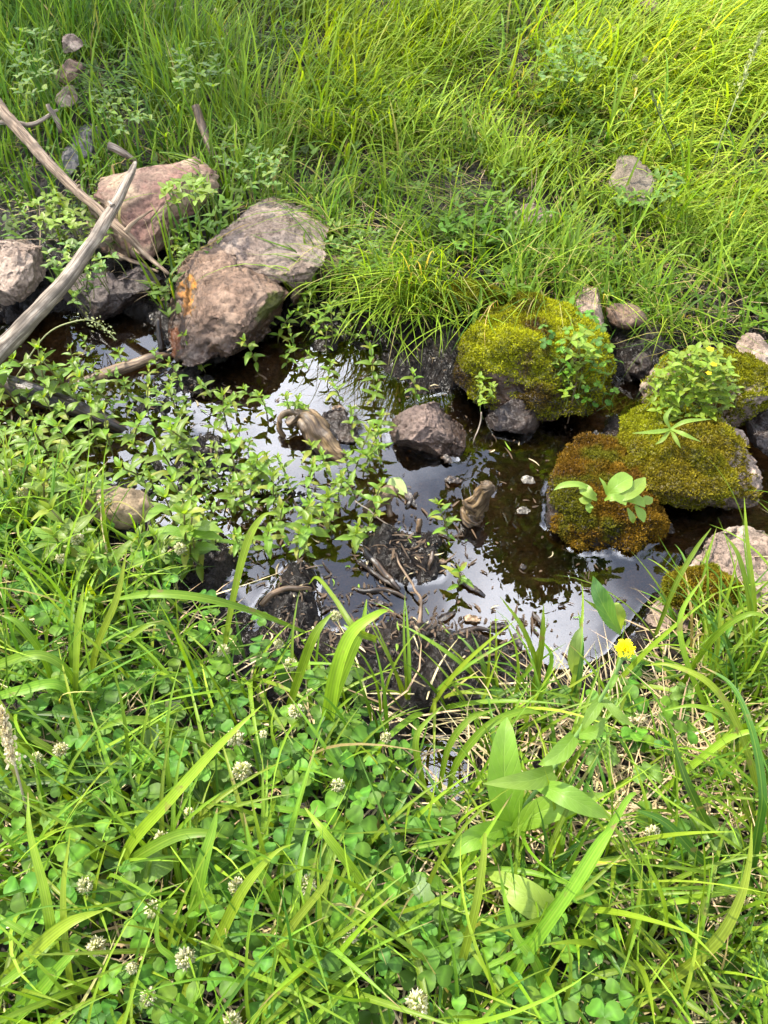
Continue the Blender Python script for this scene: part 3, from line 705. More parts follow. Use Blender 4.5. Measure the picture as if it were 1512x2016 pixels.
STICKS = [
    ('curved dark stick lying on the near left mud hump', [(515, 1190, .04, 10), (540, 1168, .05, 12), (575, 1160, .045, 11), (608, 1158, .03, 8)], W_BROWN),
    ('long dark stick at the lower left edge of the middle mud', [(715, 1080, .01, 14), (745, 1115, .012, 15), (775, 1150, .008, 12), (790, 1165, .002, 8)], W_WET),
    ('dark stick beside the long one on the middle mud', [(710, 1105, .004, 9), (745, 1135, .006, 10), (780, 1160, .004, 8)], W_WET),
    ('thin pale twig running down over the middle mud', [(760, 1060, .03, 4), (790, 1110, .03, 5), (815, 1150, .02, 5), (828, 1190, .01, 6), (825, 1240, .0, 7)], W_BROWN),
    ('reddish stick poking up at the lower end of the mud', [(822, 1250, .01, 16), (828, 1225, .03, 12), (830, 1195, .04, 6)], W_BROWN),
    ('stick floating flat below the middle mud', [(690, 1158, .002, 8), (730, 1160, .004, 11), (770, 1166, .003, 9), (800, 1180, .002, 6)], W_WET),
    ('short square ended stick standing behind the middle mud', [(820, 1048, .0, 12), (824, 1032, .02, 12), (826, 1022, .03, 11)], W_BROWN),
    ('dark stick on the right side of the middle mud', [(838, 1130, .01, 10), (845, 1105, .025, 11), (852, 1085, .03, 7)], W_WET),
    ('curved knobbly twig floating near the near right shore', [(885, 1255, .003, 12), (910, 1243, .005, 14), (945, 1238, .004, 10), (975, 1245, .002, 5)], W_WET),
    ('pale thin stem standing right of the lava rock', [(935, 870, .0, 3), (942, 840, .03, 3), (948, 812, .06, 3)], W_GREY),
    ('thin twig curving under the brown boulder', [(330, 690, .03, 5), (350, 680, .04, 6), (378, 665, .045, 6), (400, 668, .04, 4)], W_GREY),
    ('dark upright root by the shaded bank left of the brown boulder', [(318, 690, .0, 14), (315, 660, .03, 12), (312, 630, .06, 8)], W_WET),
    ('short stick floating between mint and open water', [(800, 1000, .0, 9), (812, 988, .004, 10), (822, 972, .0, 7)], W_WET),
    ('fine white stem slanting across the root stub', [(700, 985, .06, 3), (735, 1010, .04, 3), (785, 1045, .02, 3)], W_GREY),
    ('thin dark twig lying flat before the near mud bank', [(560, 1310, .05, 5), (640, 1305, .05, 6), (700, 1320, .05, 4)], W_WET),
]
for k, (lb, P, mt) in enumerate(STICKS): wood('stick', lb, 'stick', P, mt, 8, 6, 0.22, 40 + k, group='sticks around the pool')

# ------------------------------------------------------------------ water
wx0, wx1 = at(-250, 900)[0], at(1760, 900)[0]
wx = np.arange(-1.45, 1.45, 0.0055); wy = np.arange(0.36, 1.9, 0.0055)
WX, WY = np.meshgrid(wx, wy); hw = hq(WX, WY)
WZ = 0.0022 * np.exp(-np.maximum(0, -hw) / 0.004)
kd_pts = []
for r in ROCKS:
    V = r[7] + np.array([r[0], r[1], r[5]]); s = V[np.abs(V[:, 2]) < 0.004]
    if len(s): kd_pts.append(s[:, :2])
kp = np.vstack(kd_pts); kd = KDTree(len(kp))
for i, p in enumerate(kp): kd.insert((p[0], p[1], 0), i)
kd.balance()
near = np.zeros(WX.shape)
for r in ROCKS:
    if abs(r[5]) < 0.12: near = np.maximum(near, (((WX - r[0]) / (r[2] * 1.25 + .03)) ** 2 + ((WY - r[1]) / (r[3] * 1.25 + .03)) ** 2 < 1).astype(float))
for j, i in zip(*np.nonzero(near)):
    d = kd.find((WX[j, i], WY[j, i], 0))[2]
    if d < 0.03: WZ[j, i] = max(WZ[j, i], 0.0022 * math.exp(-d / 0.0045))
keep = hw < 0.02
F = grid_faces(len(wx), len(wy)); kv = keep.ravel(); F = F[kv[F].any(1)]
used = np.unique(F); mp = np.zeros(WX.size, int); mp[used] = np.arange(len(used))
V = np.stack([WX, WY, WZ], -1).reshape(-1, 3)[used]
link('water', mesh_np('water', V, mp[F], M_WATER, True), None, kind='structure')


# ------------------------------------------------------------------ blades of grass
def blades(P, az, L, W, lean, curl, c0, c1, seg=6, r=None, twist=0.0, fold=0.0, floor=True, lift=0.004, power=1.3):
    """many blades at once; returns V, F(quads), C"""
    n = len(P); t = np.linspace(0, 1, seg + 1)[None]; tm = (t[:, 1:] + t[:, :-1]) / 2
    th = lean[:, None] + curl[:, None] * tm ** power
    a = az[:, None] + (np.asarray(twist) * np.ones(n))[:, None] * tm
    d = np.stack([np.sin(th) * np.cos(a), np.sin(th) * np.sin(a), np.cos(th)], -1) * (L / seg)[:, None, None]
    C = np.concatenate([P[:, None], P[:, None] + np.cumsum(d, 1)], 1)
    if floor:
        g = np.maximum(hq(C[..., 0], C[..., 1]), 0.0) + lift
        for rk in ROCKS:
            if rk[2] < .11: continue
            q = 1 - ((C[..., 0] - rk[0]) / rk[2]) ** 2 - ((C[..., 1] - rk[1]) / rk[3]) ** 2
            if (q > 0).any(): g = np.where(q > 0, np.maximum(g, rk[5] + rk[4] * np.sqrt(np.maximum(q, 0)) * 0.95 + lift), g)
        low = np.maximum(0, g - C[..., 2]); low[:, 0] = 0
        C[..., 2] += low
    ae = az[:, None] + (np.asarray(twist) * np.ones(n))[:, None] * t
    S = np.stack([-np.sin(ae), np.cos(ae), np.zeros_like(ae)], -1)
    w = W[:, None] * np.clip(1 - t ** 2.4, 0.03, 1) * np.clip(0.55 + 2.2 * t, 0, 1) * 0.5
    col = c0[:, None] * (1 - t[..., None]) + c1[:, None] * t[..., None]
    if fold > 0:
        V = np.stack([C - S * w[..., None], C + np.array([0, 0, -1.0]) * (w * fold)[..., None], C + S * w[..., None]], 2); k = 3
    else:
        V = np.stack([C - S * w[..., None], C + S * w[..., None]], 2); k = 2
    idx = (np.arange(n)[:, None, None] * (seg + 1) + np.arange(seg)[None, :, None]) * k + np.arange(k - 1)[None, None]
    F = np.stack([idx, idx + 1, idx + 1 + k, idx + k], -1).reshape(-1, 4)
    C3 = np.repeat(col[:, :, None], k, 2).reshape(-1, 3)
    return V.reshape(-1, 3), F, C3


def scatter(n, x0, x1, y0, y1, r):
    x = r.uniform(x0, x1, n); y = r.uniform(y0, y1, n); return x, y


GREENS = np.array([[0.135, 0.215, 0.010], [0.090, 0.175, 0.010], [0.19, 0.29, 0.018], [0.050, 0.12, 0.010], [0.27, 0.36, 0.03], [0.36, 0.29, 0.10]])


def pick_col(n, r, w, jit=0.34):
    k = r.choice(len(GREENS), n, p=np.array(w) / sum(w)); return GREENS[k] * r.uniform(1 - jit, 1 + jit, (n, 1)) * r.uniform(0.92, 1.08, (n, 3))


def blob(px, py, cx, cy, rx, ry): return np.exp(-(((px - cx) / rx) ** 2 + ((py - cy) / ry) ** 2))


def far_density(x, y):
    z = hq(x, y); px, py = proj(np.stack([x, y, z], -1)); sd = sdq(x, y)
    d = sstep(0.02, 0.10, sd) * (y > 1.0)
    d = d * (1 - 0.93 * blob(px, py, 130, 520, 260, 170)) * (1 - 0.55 * blob(px, py, 330, 330, 170, 90)) * (1 - 0.85 * blob(px, py, 870, 425, 70, 35))
    d = d * (1 - 0.65 * blob(px, py, 1240, 385, 55, 40)); d = d * (1 - 0.8 * blob(px, py, 450, 560, 200, 120)) * (1 - 0.5 * blob(px, py, 80, 280, 120, 60)) * (1 - 0.8 * blob(px, py, 860, 650, 60, 60)) * (1 - 0.6 * blob(px, py, 1270, 680, 60, 60))
    return d * (~in_rock(x, y, 0.8)), px, py


def far_grass():
    r = np.random.default_rng(5)
    # upright and arching meadow grass
    n = 230000; x, y = scatter(n, -3.3, 3.3, 1.2, 5.6, r)
    d, px, py = far_density(x, y)
    cl = 0.42 + 0.5 * fbm2(x, y, 5, 3, 41) * 3.6 + 0.3 * blob(px, py, 1400, 230, 420, 260)
    keep = (r.uniform(0, 1, n) < d * np.clip(cl, 0.05, 1) * 0.75) & (np.abs(px - 756) < 1150)
    x, y, px, py = x[keep], y[keep], px[keep], py[keep]; n = len(x)
    tall = sstep(420, 120, py) * (0.45 + 0.55 * sstep(-0.3, 0.3, fbm2(x, y, 2.2, 2, 9)))
    L = r.uniform(0.08, 0.19, n) * (1 + 1.3 * tall); W = r.uniform(0.003, 0.0095, n)
    flow = 2.2 + 2.6 * fbm2(x, y, 1.6, 2, 23)
    az = flow + r.normal(0, 0.9, n) - 0.9
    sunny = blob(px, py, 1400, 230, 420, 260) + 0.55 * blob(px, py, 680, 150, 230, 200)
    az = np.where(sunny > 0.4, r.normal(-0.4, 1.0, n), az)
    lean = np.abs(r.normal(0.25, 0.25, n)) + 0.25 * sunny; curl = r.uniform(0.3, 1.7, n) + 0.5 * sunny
    a = pick_col(n, r, (6, 6, 2.5, 5, 0.8, 0.4)) * np.array([1.04, 1.1, 1.15]); b = pick_col(n, r, (1, .2, 6, 0, 9, 0.2)) * np.array([1.38, 1.32, 1.4])  # b: young yellow grass, with sunlit brightness painted into its colour
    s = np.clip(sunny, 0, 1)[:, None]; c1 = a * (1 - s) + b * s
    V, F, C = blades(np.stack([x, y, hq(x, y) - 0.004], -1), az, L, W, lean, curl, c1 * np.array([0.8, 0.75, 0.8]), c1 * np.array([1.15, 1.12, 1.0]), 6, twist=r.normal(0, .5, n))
    link('grass', mesh_np('grass', V, F, M_GRASS, True, {'tint': C}), None, kind='stuff', label='meadow grass covering the far bank')
    print('far blades', n)
    # long blades hanging from the far bank into the pool
    m = 420; qx = r.normal(800, 55, m); qy = r.normal(575, 32, m); g = atg(qx, qy, 0.0)
    c = pick_col(m, r, (4, 2, 5, 1, 3, .6)); V, F, C = blades(g, r.normal(-1.65, .45, m), r.uniform(.14, .34, m), r.uniform(.0022, .005, m), r.uniform(.3, 1.0, m), r.uniform(.5, 1.3, m), c * .85, c * 1.15, 8, twist=r.normal(0, .4, m))
    link('hanging_grass', mesh_np('hanging_grass', V, F, M_GRASS, True, {'tint': C}), None, kind='stuff', label='long grass hanging from the far bank into the pool')
    # lodged fine grass combed flat
    n = 120000; x, y = scatter(n, -2.4, 2.9, 1.25, 4.6, r)
    d, px, py = far_density(x, y)
    right = sstep(480, 850, px) * sstep(40, 260, py); d = d * (0.06 + 0.85 * right)
    cl = np.clip(0.5 + 1.8 * fbm2(x, y, 6, 3, 51), 0.06, 1)
    keep = (r.uniform(0, 1, n) < d * cl * 0.62) & (np.abs(px - 756) < 1000); x, y, px, py = x[keep], y[keep], px[keep], py[keep]; n = len(x)
    flow = -2.55 + 1.5 * fbm2(x, y, 1.9, 2, 63); az = flow + r.normal(0, 0.45, n); az = np.where(r.uniform(0, 1, n) < 0.25, az + r.uniform(-1.6, 1.6, n), az)
    az = np.where(px > 1150, az + 0.0, az)
    L = r.uniform(0.14, 0.34, n); W = r.uniform(0.0018, 0.0038, n)
    lean = r.uniform(0.7, 1.2, n); curl = r.uniform(0.35, 1.1, n)
    c = pick_col(n, r, (4, 3, 3, 1.5, 3, 3.0))
    V, F, C = blades(np.stack([x, y, hq(x, y)], -1), az, L, W, lean, curl, c * .9, c * 1.12, 7, twist=r.normal(0, .6, n), lift=0.008 + 0.0)
    V[:, 2] += 0.012 * (0.5 + 0.5 * fbm2(V[:, 0], V[:, 1], 25, 2, 5))
    link('lodged_grass', mesh_np('lodged_grass', V, F, M_GRASS, True, {'tint': C}), None, kind='stuff', label='long fine grass combed flat on the far bank')
    print('lodged', n)


far_grass()


def far_herbs():
    r = np.random.default_rng(35); n = 60000; x, y = scatter(n, -2.8, 2.8, 1.25, 4.6, r); d, px, py = far_density(x, y)
    d = np.maximum(d, 0.45 * (py < 640) * (sdq(x, y) > .02) * (~in_rock(x, y, .9)))
    cl = sstep(0.0, 0.35, fbm2(x, y, 3.2, 3, 81)); k = r.uniform(0, 1, n) < d * (0.05 + 0.6 * cl) * (1 - .6 * blob(px, py, 1150, 430, 300, 150)); x, y = x[k], y[k]; n = len(x)
    q = 4; X_ = np.repeat(x, q) + r.normal(0, .012, n * q); Y_ = np.repeat(y, q) + r.normal(0, .012, n * q); Z_ = hq(X_, Y_) + np.repeat(r.uniform(.01, .09, n), q)
    c = np.repeat(np.array([[.075, .15, .012]]) * r.uniform(.55, 1.7, (n, 1)) * r.uniform(.88, 1.15, (n, 3)), q, 0)
    V, F, C = blades(np.stack([X_, Y_, Z_], -1), r.uniform(0, 6.28, n * q), r.uniform(.018, .04, n * q), r.uniform(.009, .017, n * q), r.uniform(.9, 1.6, n * q), r.uniform(-.2, .7, n * q), c * .9, c * 1.15, 3, floor=False, fold=0)
    link('ground_herbs', mesh_np('ground_herbs', V, F, M_CLOVER, True, {'tint': C}), None, kind='stuff', label='small leafy herbs growing through the far grass'); print('herbs', n * q)


far_herbs()


def near_density(x, y):
    z = hq(x, y); px, py = proj(np.stack([x, y, z], -1)); sd = sdq(x, y)
    d = sstep(0.03, 0.11, sd) * (y < 1.25) * (z > 0.02)
    hl = at(HOLE[0], HOLE[1], 0.0); d = d * (1 - np.exp(-(((x - hl[0]) / 0.06) ** 2 + ((y - hl[1] + .02) / 0.09) ** 2) ** 2))
    d = d * (1 - 0.94 * blob(px, py, 830, 1325, 260, 70)) * (1 - .7 * blob(px, py, 1080, 1360, 90, 35))
    return d * (~in_rock(x, y, 0.9)), px, py


def near_grass():
    r = np.random.default_rng(15)
    n = 30000; x, y = scatter(n, -1.5, 1.5, -0.2, 1.25, r); d, px, py = near_density(x, y); d = d * (1 - .5 * blob(px, py, 380, 1600, 330, 300))
    cl = np.clip(0.5 + 1.3 * fbm2(x, y, 9, 3, 42), 0.08, 1)
    keep = r.uniform(0, 1, n) < d * cl * 0.5 * (1 + 0.5 * sstep(800, 1200, px)) * (1 - 0.6 * blob(px, py, 1240, 1510, 200, 130)); x, y, px, py = x[keep], y[keep], px[keep], py[keep]; n = len(x)
    L = r.uniform(0.06, 0.20, n); W = r.uniform(0.0028, 0.007, n); az = r.uniform(0, 6.28, n)
    c = pick_col(n, r, (5, 6, 3, 4, 1.2, 0.9)) * np.array([.98, 1.0, 1.1])
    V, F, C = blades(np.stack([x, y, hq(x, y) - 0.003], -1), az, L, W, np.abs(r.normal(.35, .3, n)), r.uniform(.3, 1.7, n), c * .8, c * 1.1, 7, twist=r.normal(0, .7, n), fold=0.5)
    link('short_grass', mesh_np('short_grass', V, F, M_GRASS, True, {'tint': C}), None, kind='stuff', label='short green grass covering the near bank')
    print('near', n)
    n = 26000; x, y = scatter(n, -1.5, 1.5, -0.2, 1.25, r); d, px, py = near_density(x, y)
    cl = sstep(-0.1, 0.35, fbm2(x, y, 5.5, 3, 142)) + 0.9 * blob(px, py, 120, 1180, 260, 200) + 0.4 * blob(px, py, 60, 1750, 160, 260) + .5 * blob(px, py, 1420, 1330, 160, 130)
    keep = r.uniform(0, 1, n) < d * np.clip(cl, 0.05, 1) * 0.30 * (1 - 0.85 * blob(px, py, 1230, 1500, 220, 150)) * (1 - .75 * blob(px, py, 420, 1620, 260, 170)); x, y, px, py = x[keep], y[keep], px[keep], py[keep]; n = len(x)
    L = r.uniform(0.14, 0.30, n); W = r.uniform(0.003, 0.0072, n); az = r.uniform(0, 6.28, n); c = pick_col(n, r, (5, 5, 4, 2.5, 1.5, 0.5)) * np.array([.98, 1.02, 1.1])
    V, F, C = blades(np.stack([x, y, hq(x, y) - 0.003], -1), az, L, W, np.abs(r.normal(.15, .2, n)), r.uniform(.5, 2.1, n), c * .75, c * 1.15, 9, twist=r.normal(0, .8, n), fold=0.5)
    link('long_grass', mesh_np('long_grass', V, F, M_GRASS, True, {'tint': C}), None, kind='stuff', label='long arching grass covering the near bank'); print('long', n)
    # dead straw thatch, mostly on the right
    n = 26000; x, y = scatter(n, -1.4, 1.5, -0.2, 1.2, r); d, px, py = near_density(x, y)
    w = 0.25 + 1.6 * blob(px, py, 1260, 1510, 280, 200) + 0.8 * blob(px, py, 1430, 1950, 200, 180) + 0.5 * blob(px, py, 950, 1680, 120, 160) + .35 * blob(px, py, 480, 1900, 220, 120)
    keep = r.uniform(0, 1, n) < d * np.clip(w, 0, 1) * 0.9; x, y = x[keep], y[keep]; n = len(x)
    L = r.uniform(0.05, 0.19, n); W = r.uniform(0.0015, 0.0036, n)
    c = np.array([[0.50, 0.385, 0.21]]) * r.uniform(0.45, 1.25, (n, 1)) * r.uniform(.9, 1.1, (n, 3))
    V, F, C = blades(np.stack([x, y, hq(x, y) + r.uniform(0, .012, n)], -1), r.uniform(0, 6.28, n), L, W, r.uniform(1.1, 1.55, n), r.uniform(-.2, .5, n), c, c, 4, twist=r.normal(0, .6, n), lift=0.003)
    link('straw', mesh_np('straw', V, F, M_STRAW, True, {'tint': C}), None, kind='stuff', label='dead straw matted between the near plants')
    # the same on the far bank
    n = 50000; x, y = scatter(n, -2.4, 2.6, 1.3, 4.2, r); d, px, py = far_density(x, y); sd = sdq(x, y)
    d = np.maximum(d, 0.5 * sstep(0.02, 0.06, sd) * (py < 640)) * (~in_rock(x, y, .9)); keep = r.uniform(0, 1, n) < d * 0.24; x, y = x[keep], y[keep]; n = len(x)
    L = r.uniform(0.04, 0.16, n); W = r.uniform(0.0015, 0.0032, n); c = np.array([[0.36, 0.27, 0.15]]) * r.uniform(0.4, 1.25, (n, 1))
    V, F, C = blades(np.stack([x, y, hq(x, y) + r.uniform(0, .015, n)], -1), r.uniform(0, 6.28, n), L, W, r.uniform(1.0, 1.55, n), r.uniform(-.2, .5, n), c, c, 4, twist=r.normal(0, .6, n), lift=0.003)
    link('straw', mesh_np('straw', V, F, M_STRAW, True, {'tint': C}), None, kind='stuff', label='dead straw matted under the far grass')


near_grass()

# ------------------------------------------------------------------ leaves
def leaf_geom(L, W, nl=7, fold=0.35, droop=0.6, kind='lance', serr=0.0, wave=0.0, seed=0, nc=2, curl0=0.0):
    """leaf from the origin along +Y, face up +Z; returns V, F, luv"""
    t = np.linspace(0, 1, nl + 1); c = np.linspace(-1, 1, 2 * nc + 1)
    if kind == 'lance': w = np.sin(np.pi * np.clip(t, 0, 1) ** 0.75) ** 0.85
    elif kind == 'ovate': w = np.sin(np.pi * t ** 0.62) ** 0.7
    elif kind == 'spoon': w = np.where(t < .35, 0.12 + 0.5 * t, 0) + np.where(t >= .35, np.sin(np.pi * np.clip((t - .35) / .65, 0, 1) ** 0.85 * 0.93 + 0.22) ** .7, 0)
    elif kind == 'arrow': w = np.clip(1.05 - t, 0, 1) ** 0.8 * np.clip(0.62 + 3 * t, 0, 1)
    elif kind == 'heart': w = np.sin(np.pi * (0.12 + 0.76 * t)) ** .6
    else: w = np.sin(np.pi * t)
    w[-1] = 0.01; 
    if kind not in ('arrow', 'heart'): w[0] = max(w[0], 0.06)
    w = w * W / 2
    if serr: w = w * (1 + serr * np.where(np.arange(nl + 1) % 2 == 0, 1, -1))
    th = curl0 - droop * t ** 1.2; dy = np.cos(th); dz = np.sin(th)
    y = np.concatenate([[0], np.cumsum((dy[1:] + dy[:-1]) / 2)]) / nl * L; z = np.concatenate([[0], np.cumsum((dz[1:] + dz[:-1]) / 2)]) / nl * L
    V = np.zeros((nl + 1, 2 * nc + 1, 3)); V[..., 0] = c[None] * w[:, None]; V[..., 1] = y[:, None]
    V[..., 2] = z[:, None] + np.abs(c)[None] ** 1.3 * w[:, None] * fold
    if wave:
        rr = np.random.default_rng(seed); V[..., 2] += wave * W * np.sin(t * 9 + rr.uniform(0, 6))[:, None] * np.sign(c)[None] * np.abs(c)[None] * 0.5
    luv = np.stack([np.broadcast_to(c[None], V.shape[:2]), np.broadcast_to(t[:, None], V.shape[:2]), np.zeros(V.shape[:2])], -1)
    return V.reshape(-1, 3), grid_faces(2 * nc + 1, nl + 1), luv.reshape(-1, 3)


def leaf_mesh(name, col, tipcol=None, mat=None, **kw):
    V, F, U = leaf_geom(**kw); tipcol = tipcol or col
    C = np.array(col) * (1 - U[:, 1:2]) + np.array(tipcol) * U[:, 1:2]
    return mesh_np(name, V, F, mat or M_LEAF, True, {'tint': C, 'luv': U})


def basis(d, up=(0, 0, 1)):
    y = Vector(d).normalized(); x = y.cross(Vector(up))
    if x.length < 1e-4: x = Vector((1, 0, 0))
    x.normalize(); z = x.cross(y)
    return Matrix((x, y, z)).transposed()


def put(parent, me, pos, d, up=(0, 0, 1), sc=1.0, name='leaf'):
    o = bpy.data.objects.new(name, me); COL.objects.link(o); o.parent = parent
    m = basis(d, up).to_4x4(); m = Matrix.Translation(pos) @ m @ Matrix.Scale(sc, 4); o.matrix_local = m
    return o


def stem_mesh(P, R, col, sides=5, n=4):
    V, a, b, G = tube(np.array(P, float), np.array(R, float), sides, n, 0.05, 1)
    return mesh_np('stem', V, [a, b], M_STEM, True, {'tint': np.tile(np.array(col), (len(V), 1)), 'grain': G})


MINTS = [leaf_mesh('mint_leaf', (0.115, 0.205, 0.016), (0.17, 0.265, 0.024), L=1.0, W=w_, nl=6, fold=f_, droop=d_, kind='lance', wave=.12, seed=i)
         for i, (w_, f_, d_) in enumerate([(.34, .35, .5), (.38, .45, .8), (.30, .3, .3), (.40, .25, 1.0), (.36, .5, .6)])]
MINTS += [leaf_mesh('mint_leaf', (0.20, 0.25, 0.02), (0.26, 0.26, 0.03), mat=M_SPOT, L=1.0, W=.30, nl=6, fold=.2, droop=.9, kind='lance', wave=.2, seed=9)]
MINTY = [leaf_mesh('young_mint_leaf', (0.20, 0.30, 0.022), (0.26, 0.36, 0.035), L=1.0, W=w_, nl=5, fold=f_, droop=d_, kind='lance', seed=i)
         for i, (w_, f_, d_) in enumerate([(.36, .5, -.2), (.32, .4, .2)])]


def mint_proto(seed, hgt=0.085, nodes=4):
    r = random.Random(seed)
    root = thing('mint_plant', 'x', 'plant', (0, 0, -5), None)
    lx, ly = r.uniform(-.25, .25) * hgt, r.uniform(-.25, .25) * hgt
    P = [(0, 0, -0.01), (lx * .2, ly * .2, hgt * .45), (lx, ly, hgt)]
    link('stem', stem_mesh(P, [.0018, .0015, .0010], (0.13, 0.12, 0.035)), root)
    a0 = r.uniform(0, 3.14)
    for k in range(nodes):
        t = 0.22 + 0.78 * k / (nodes - 1); zz = hgt * t; cx = lx * t ** 1.6; cy = ly * t ** 1.6
        for s in (0, 1):
            a = a0 + k * 1.57 + s * math.pi + r.uniform(-.3, .3)
            L = 0.037 * (1.05 - 0.5 * abs(t - 0.62) - (0.25 if k == nodes - 1 else 0)) * r.uniform(.85, 1.2); el = 0.15 + 0.55 * t ** 2 + r.uniform(-.15, .15)
            put(root, r.choice(MINTS), (cx, cy, zz), (math.cos(a) * math.cos(el), math.sin(a) * math.cos(el), math.sin(el)), sc=L)
    for s in range(3):
        a = a0 + 0.8 + s * 2.09; el = 0.95
        put(root, r.choice(MINTY), (lx, ly, hgt), (math.cos(a) * math.cos(el), math.sin(a) * math.cos(el), math.sin(el)), sc=0.018)
    return root


ORD = ['nearest', 'second nearest', 'third nearest', 'fourth nearest', 'fifth nearest', 'sixth nearest', 'seventh nearest', 'eighth nearest', 'ninth nearest', 'tenth nearest',
       'eleventh nearest', 'twelfth nearest', 'thirteenth nearest', 'fourteenth nearest', 'fifteenth nearest', 'sixteenth nearest', 'seventeenth nearest', 'eighteenth nearest', 'nineteenth nearest', 'twentieth nearest']
TENS = ['twenty', 'thirty', 'forty', 'fifty', 'sixty', 'seventy', 'eighty', 'ninety']
ONES = ['', 'first', 'second', 'third', 'fourth', 'fifth', 'sixth', 'seventh', 'eighth', 'ninth']
ONEST = ['twentieth', 'thirtieth', 'fortieth', 'fiftieth', 'sixtieth', 'seventieth', 'eightieth', 'ninetieth']


def ordinal(k):
    if k < 20: return ORD[k]
    k += 1; t, o = divmod(k, 10)
    return (ONEST[t - 2] if o == 0 else TENS[t - 2] + '-' + ONES[o]) + ' nearest'


MARKS = {'the pink boulder': (310, 400), 'the pale flat boulder': (530, 450), 'the orange spotted boulder': (440, 600), 'the knobby root stub': (942, 990), 'the reddish lava rock': (846, 850),
         'the hooked root': (600, 830), 'the round floating leaf': (785, 960), 'the big mossy dome': (1040, 700), 'the rust moss rock': (1180, 985), 'the long mossy rock': (1350, 905),
         'the sunken dark log': (120, 790), 'the bleached branch': (90, 590), 'the tan stone': (235, 1000), 'the middle mud hump': (805, 1095), 'the near mud hump': (575, 1190),
         'the small upright stone': (583, 563), 'the sunken brown log': (240, 725), 'the upright brown stick': (408, 270), 'the grey slab': (162, 300),
         'the yellow flower': (1230, 1278), 'the small bright puddle': (868, 1520), 'the spiked seed head': (22, 1480), 'the big arrow leaf': (1000, 1520), 'the strawberry leaf': (820, 1780),
         'the golden moss dome': (1387, 1170), 'the black holed leaf': (1060, 1770), 'the round plantain leaf': (305, 1930), 'the lobed leaf patch': (1360, 1660), 'the angular far slab': (1247, 345),
         'the grey felted leaf': (292, 1462), 'the twin broad blades': (650, 1330), 'the wide leaf': (290, 1700), 'the bent wide blade': (490, 1660)}


def rank_labels(items, noun, cls=None):
    """items: [(object, px, py, adjective)]; each gets '<adj> <noun>, nth nearest to <landmark>' in the picture"""
    by = {}
    for o, x, y, adj in items:
        k = min(MARKS, key=lambda m: (MARKS[m][0] - x) ** 2 + (MARKS[m][1] - y) ** 2)
        by.setdefault(k, []).append(((MARKS[k][0] - x) ** 2 + (MARKS[k][1] - y) ** 2, o, adj))
    for k, v in by.items():
        v.sort(key=lambda q: q[0])
        for i, (d, o, adj) in enumerate(v): o['label'] = f"{adj} {noun}, {ordinal(i)} to {k}"


def inside(px, py, poly):
    n = len(poly); c = False
    for i in range(n):
        ax, ay = poly[i]; bx, by = poly[(i + 1) % n]
        if (ay > py) != (by > py) and px < (bx - ax) * (py - ay) / (by - ay) + ax: c = not c
    return c


def poisson(poly, n, dmin, r, avoid=()):
    xs = [p[0] for p in poly]; ys = [p[1] for p in poly]; out = []; tries = 0
    while len(out) < n and tries < n * 60:
        tries += 1; x = r.uniform(min(xs), max(xs)); y = r.uniform(min(ys), max(ys))
        if not inside(x, y, poly): continue
        if any((x - a) ** 2 + ((y - b) * 1.3) ** 2 < dmin ** 2 for a, b in out): continue
        if any(((x - a) / ra) ** 2 + ((y - b) / rb) ** 2 < 1 for a, b, ra, rb in avoid): continue
        out.append((x, y))
    return out


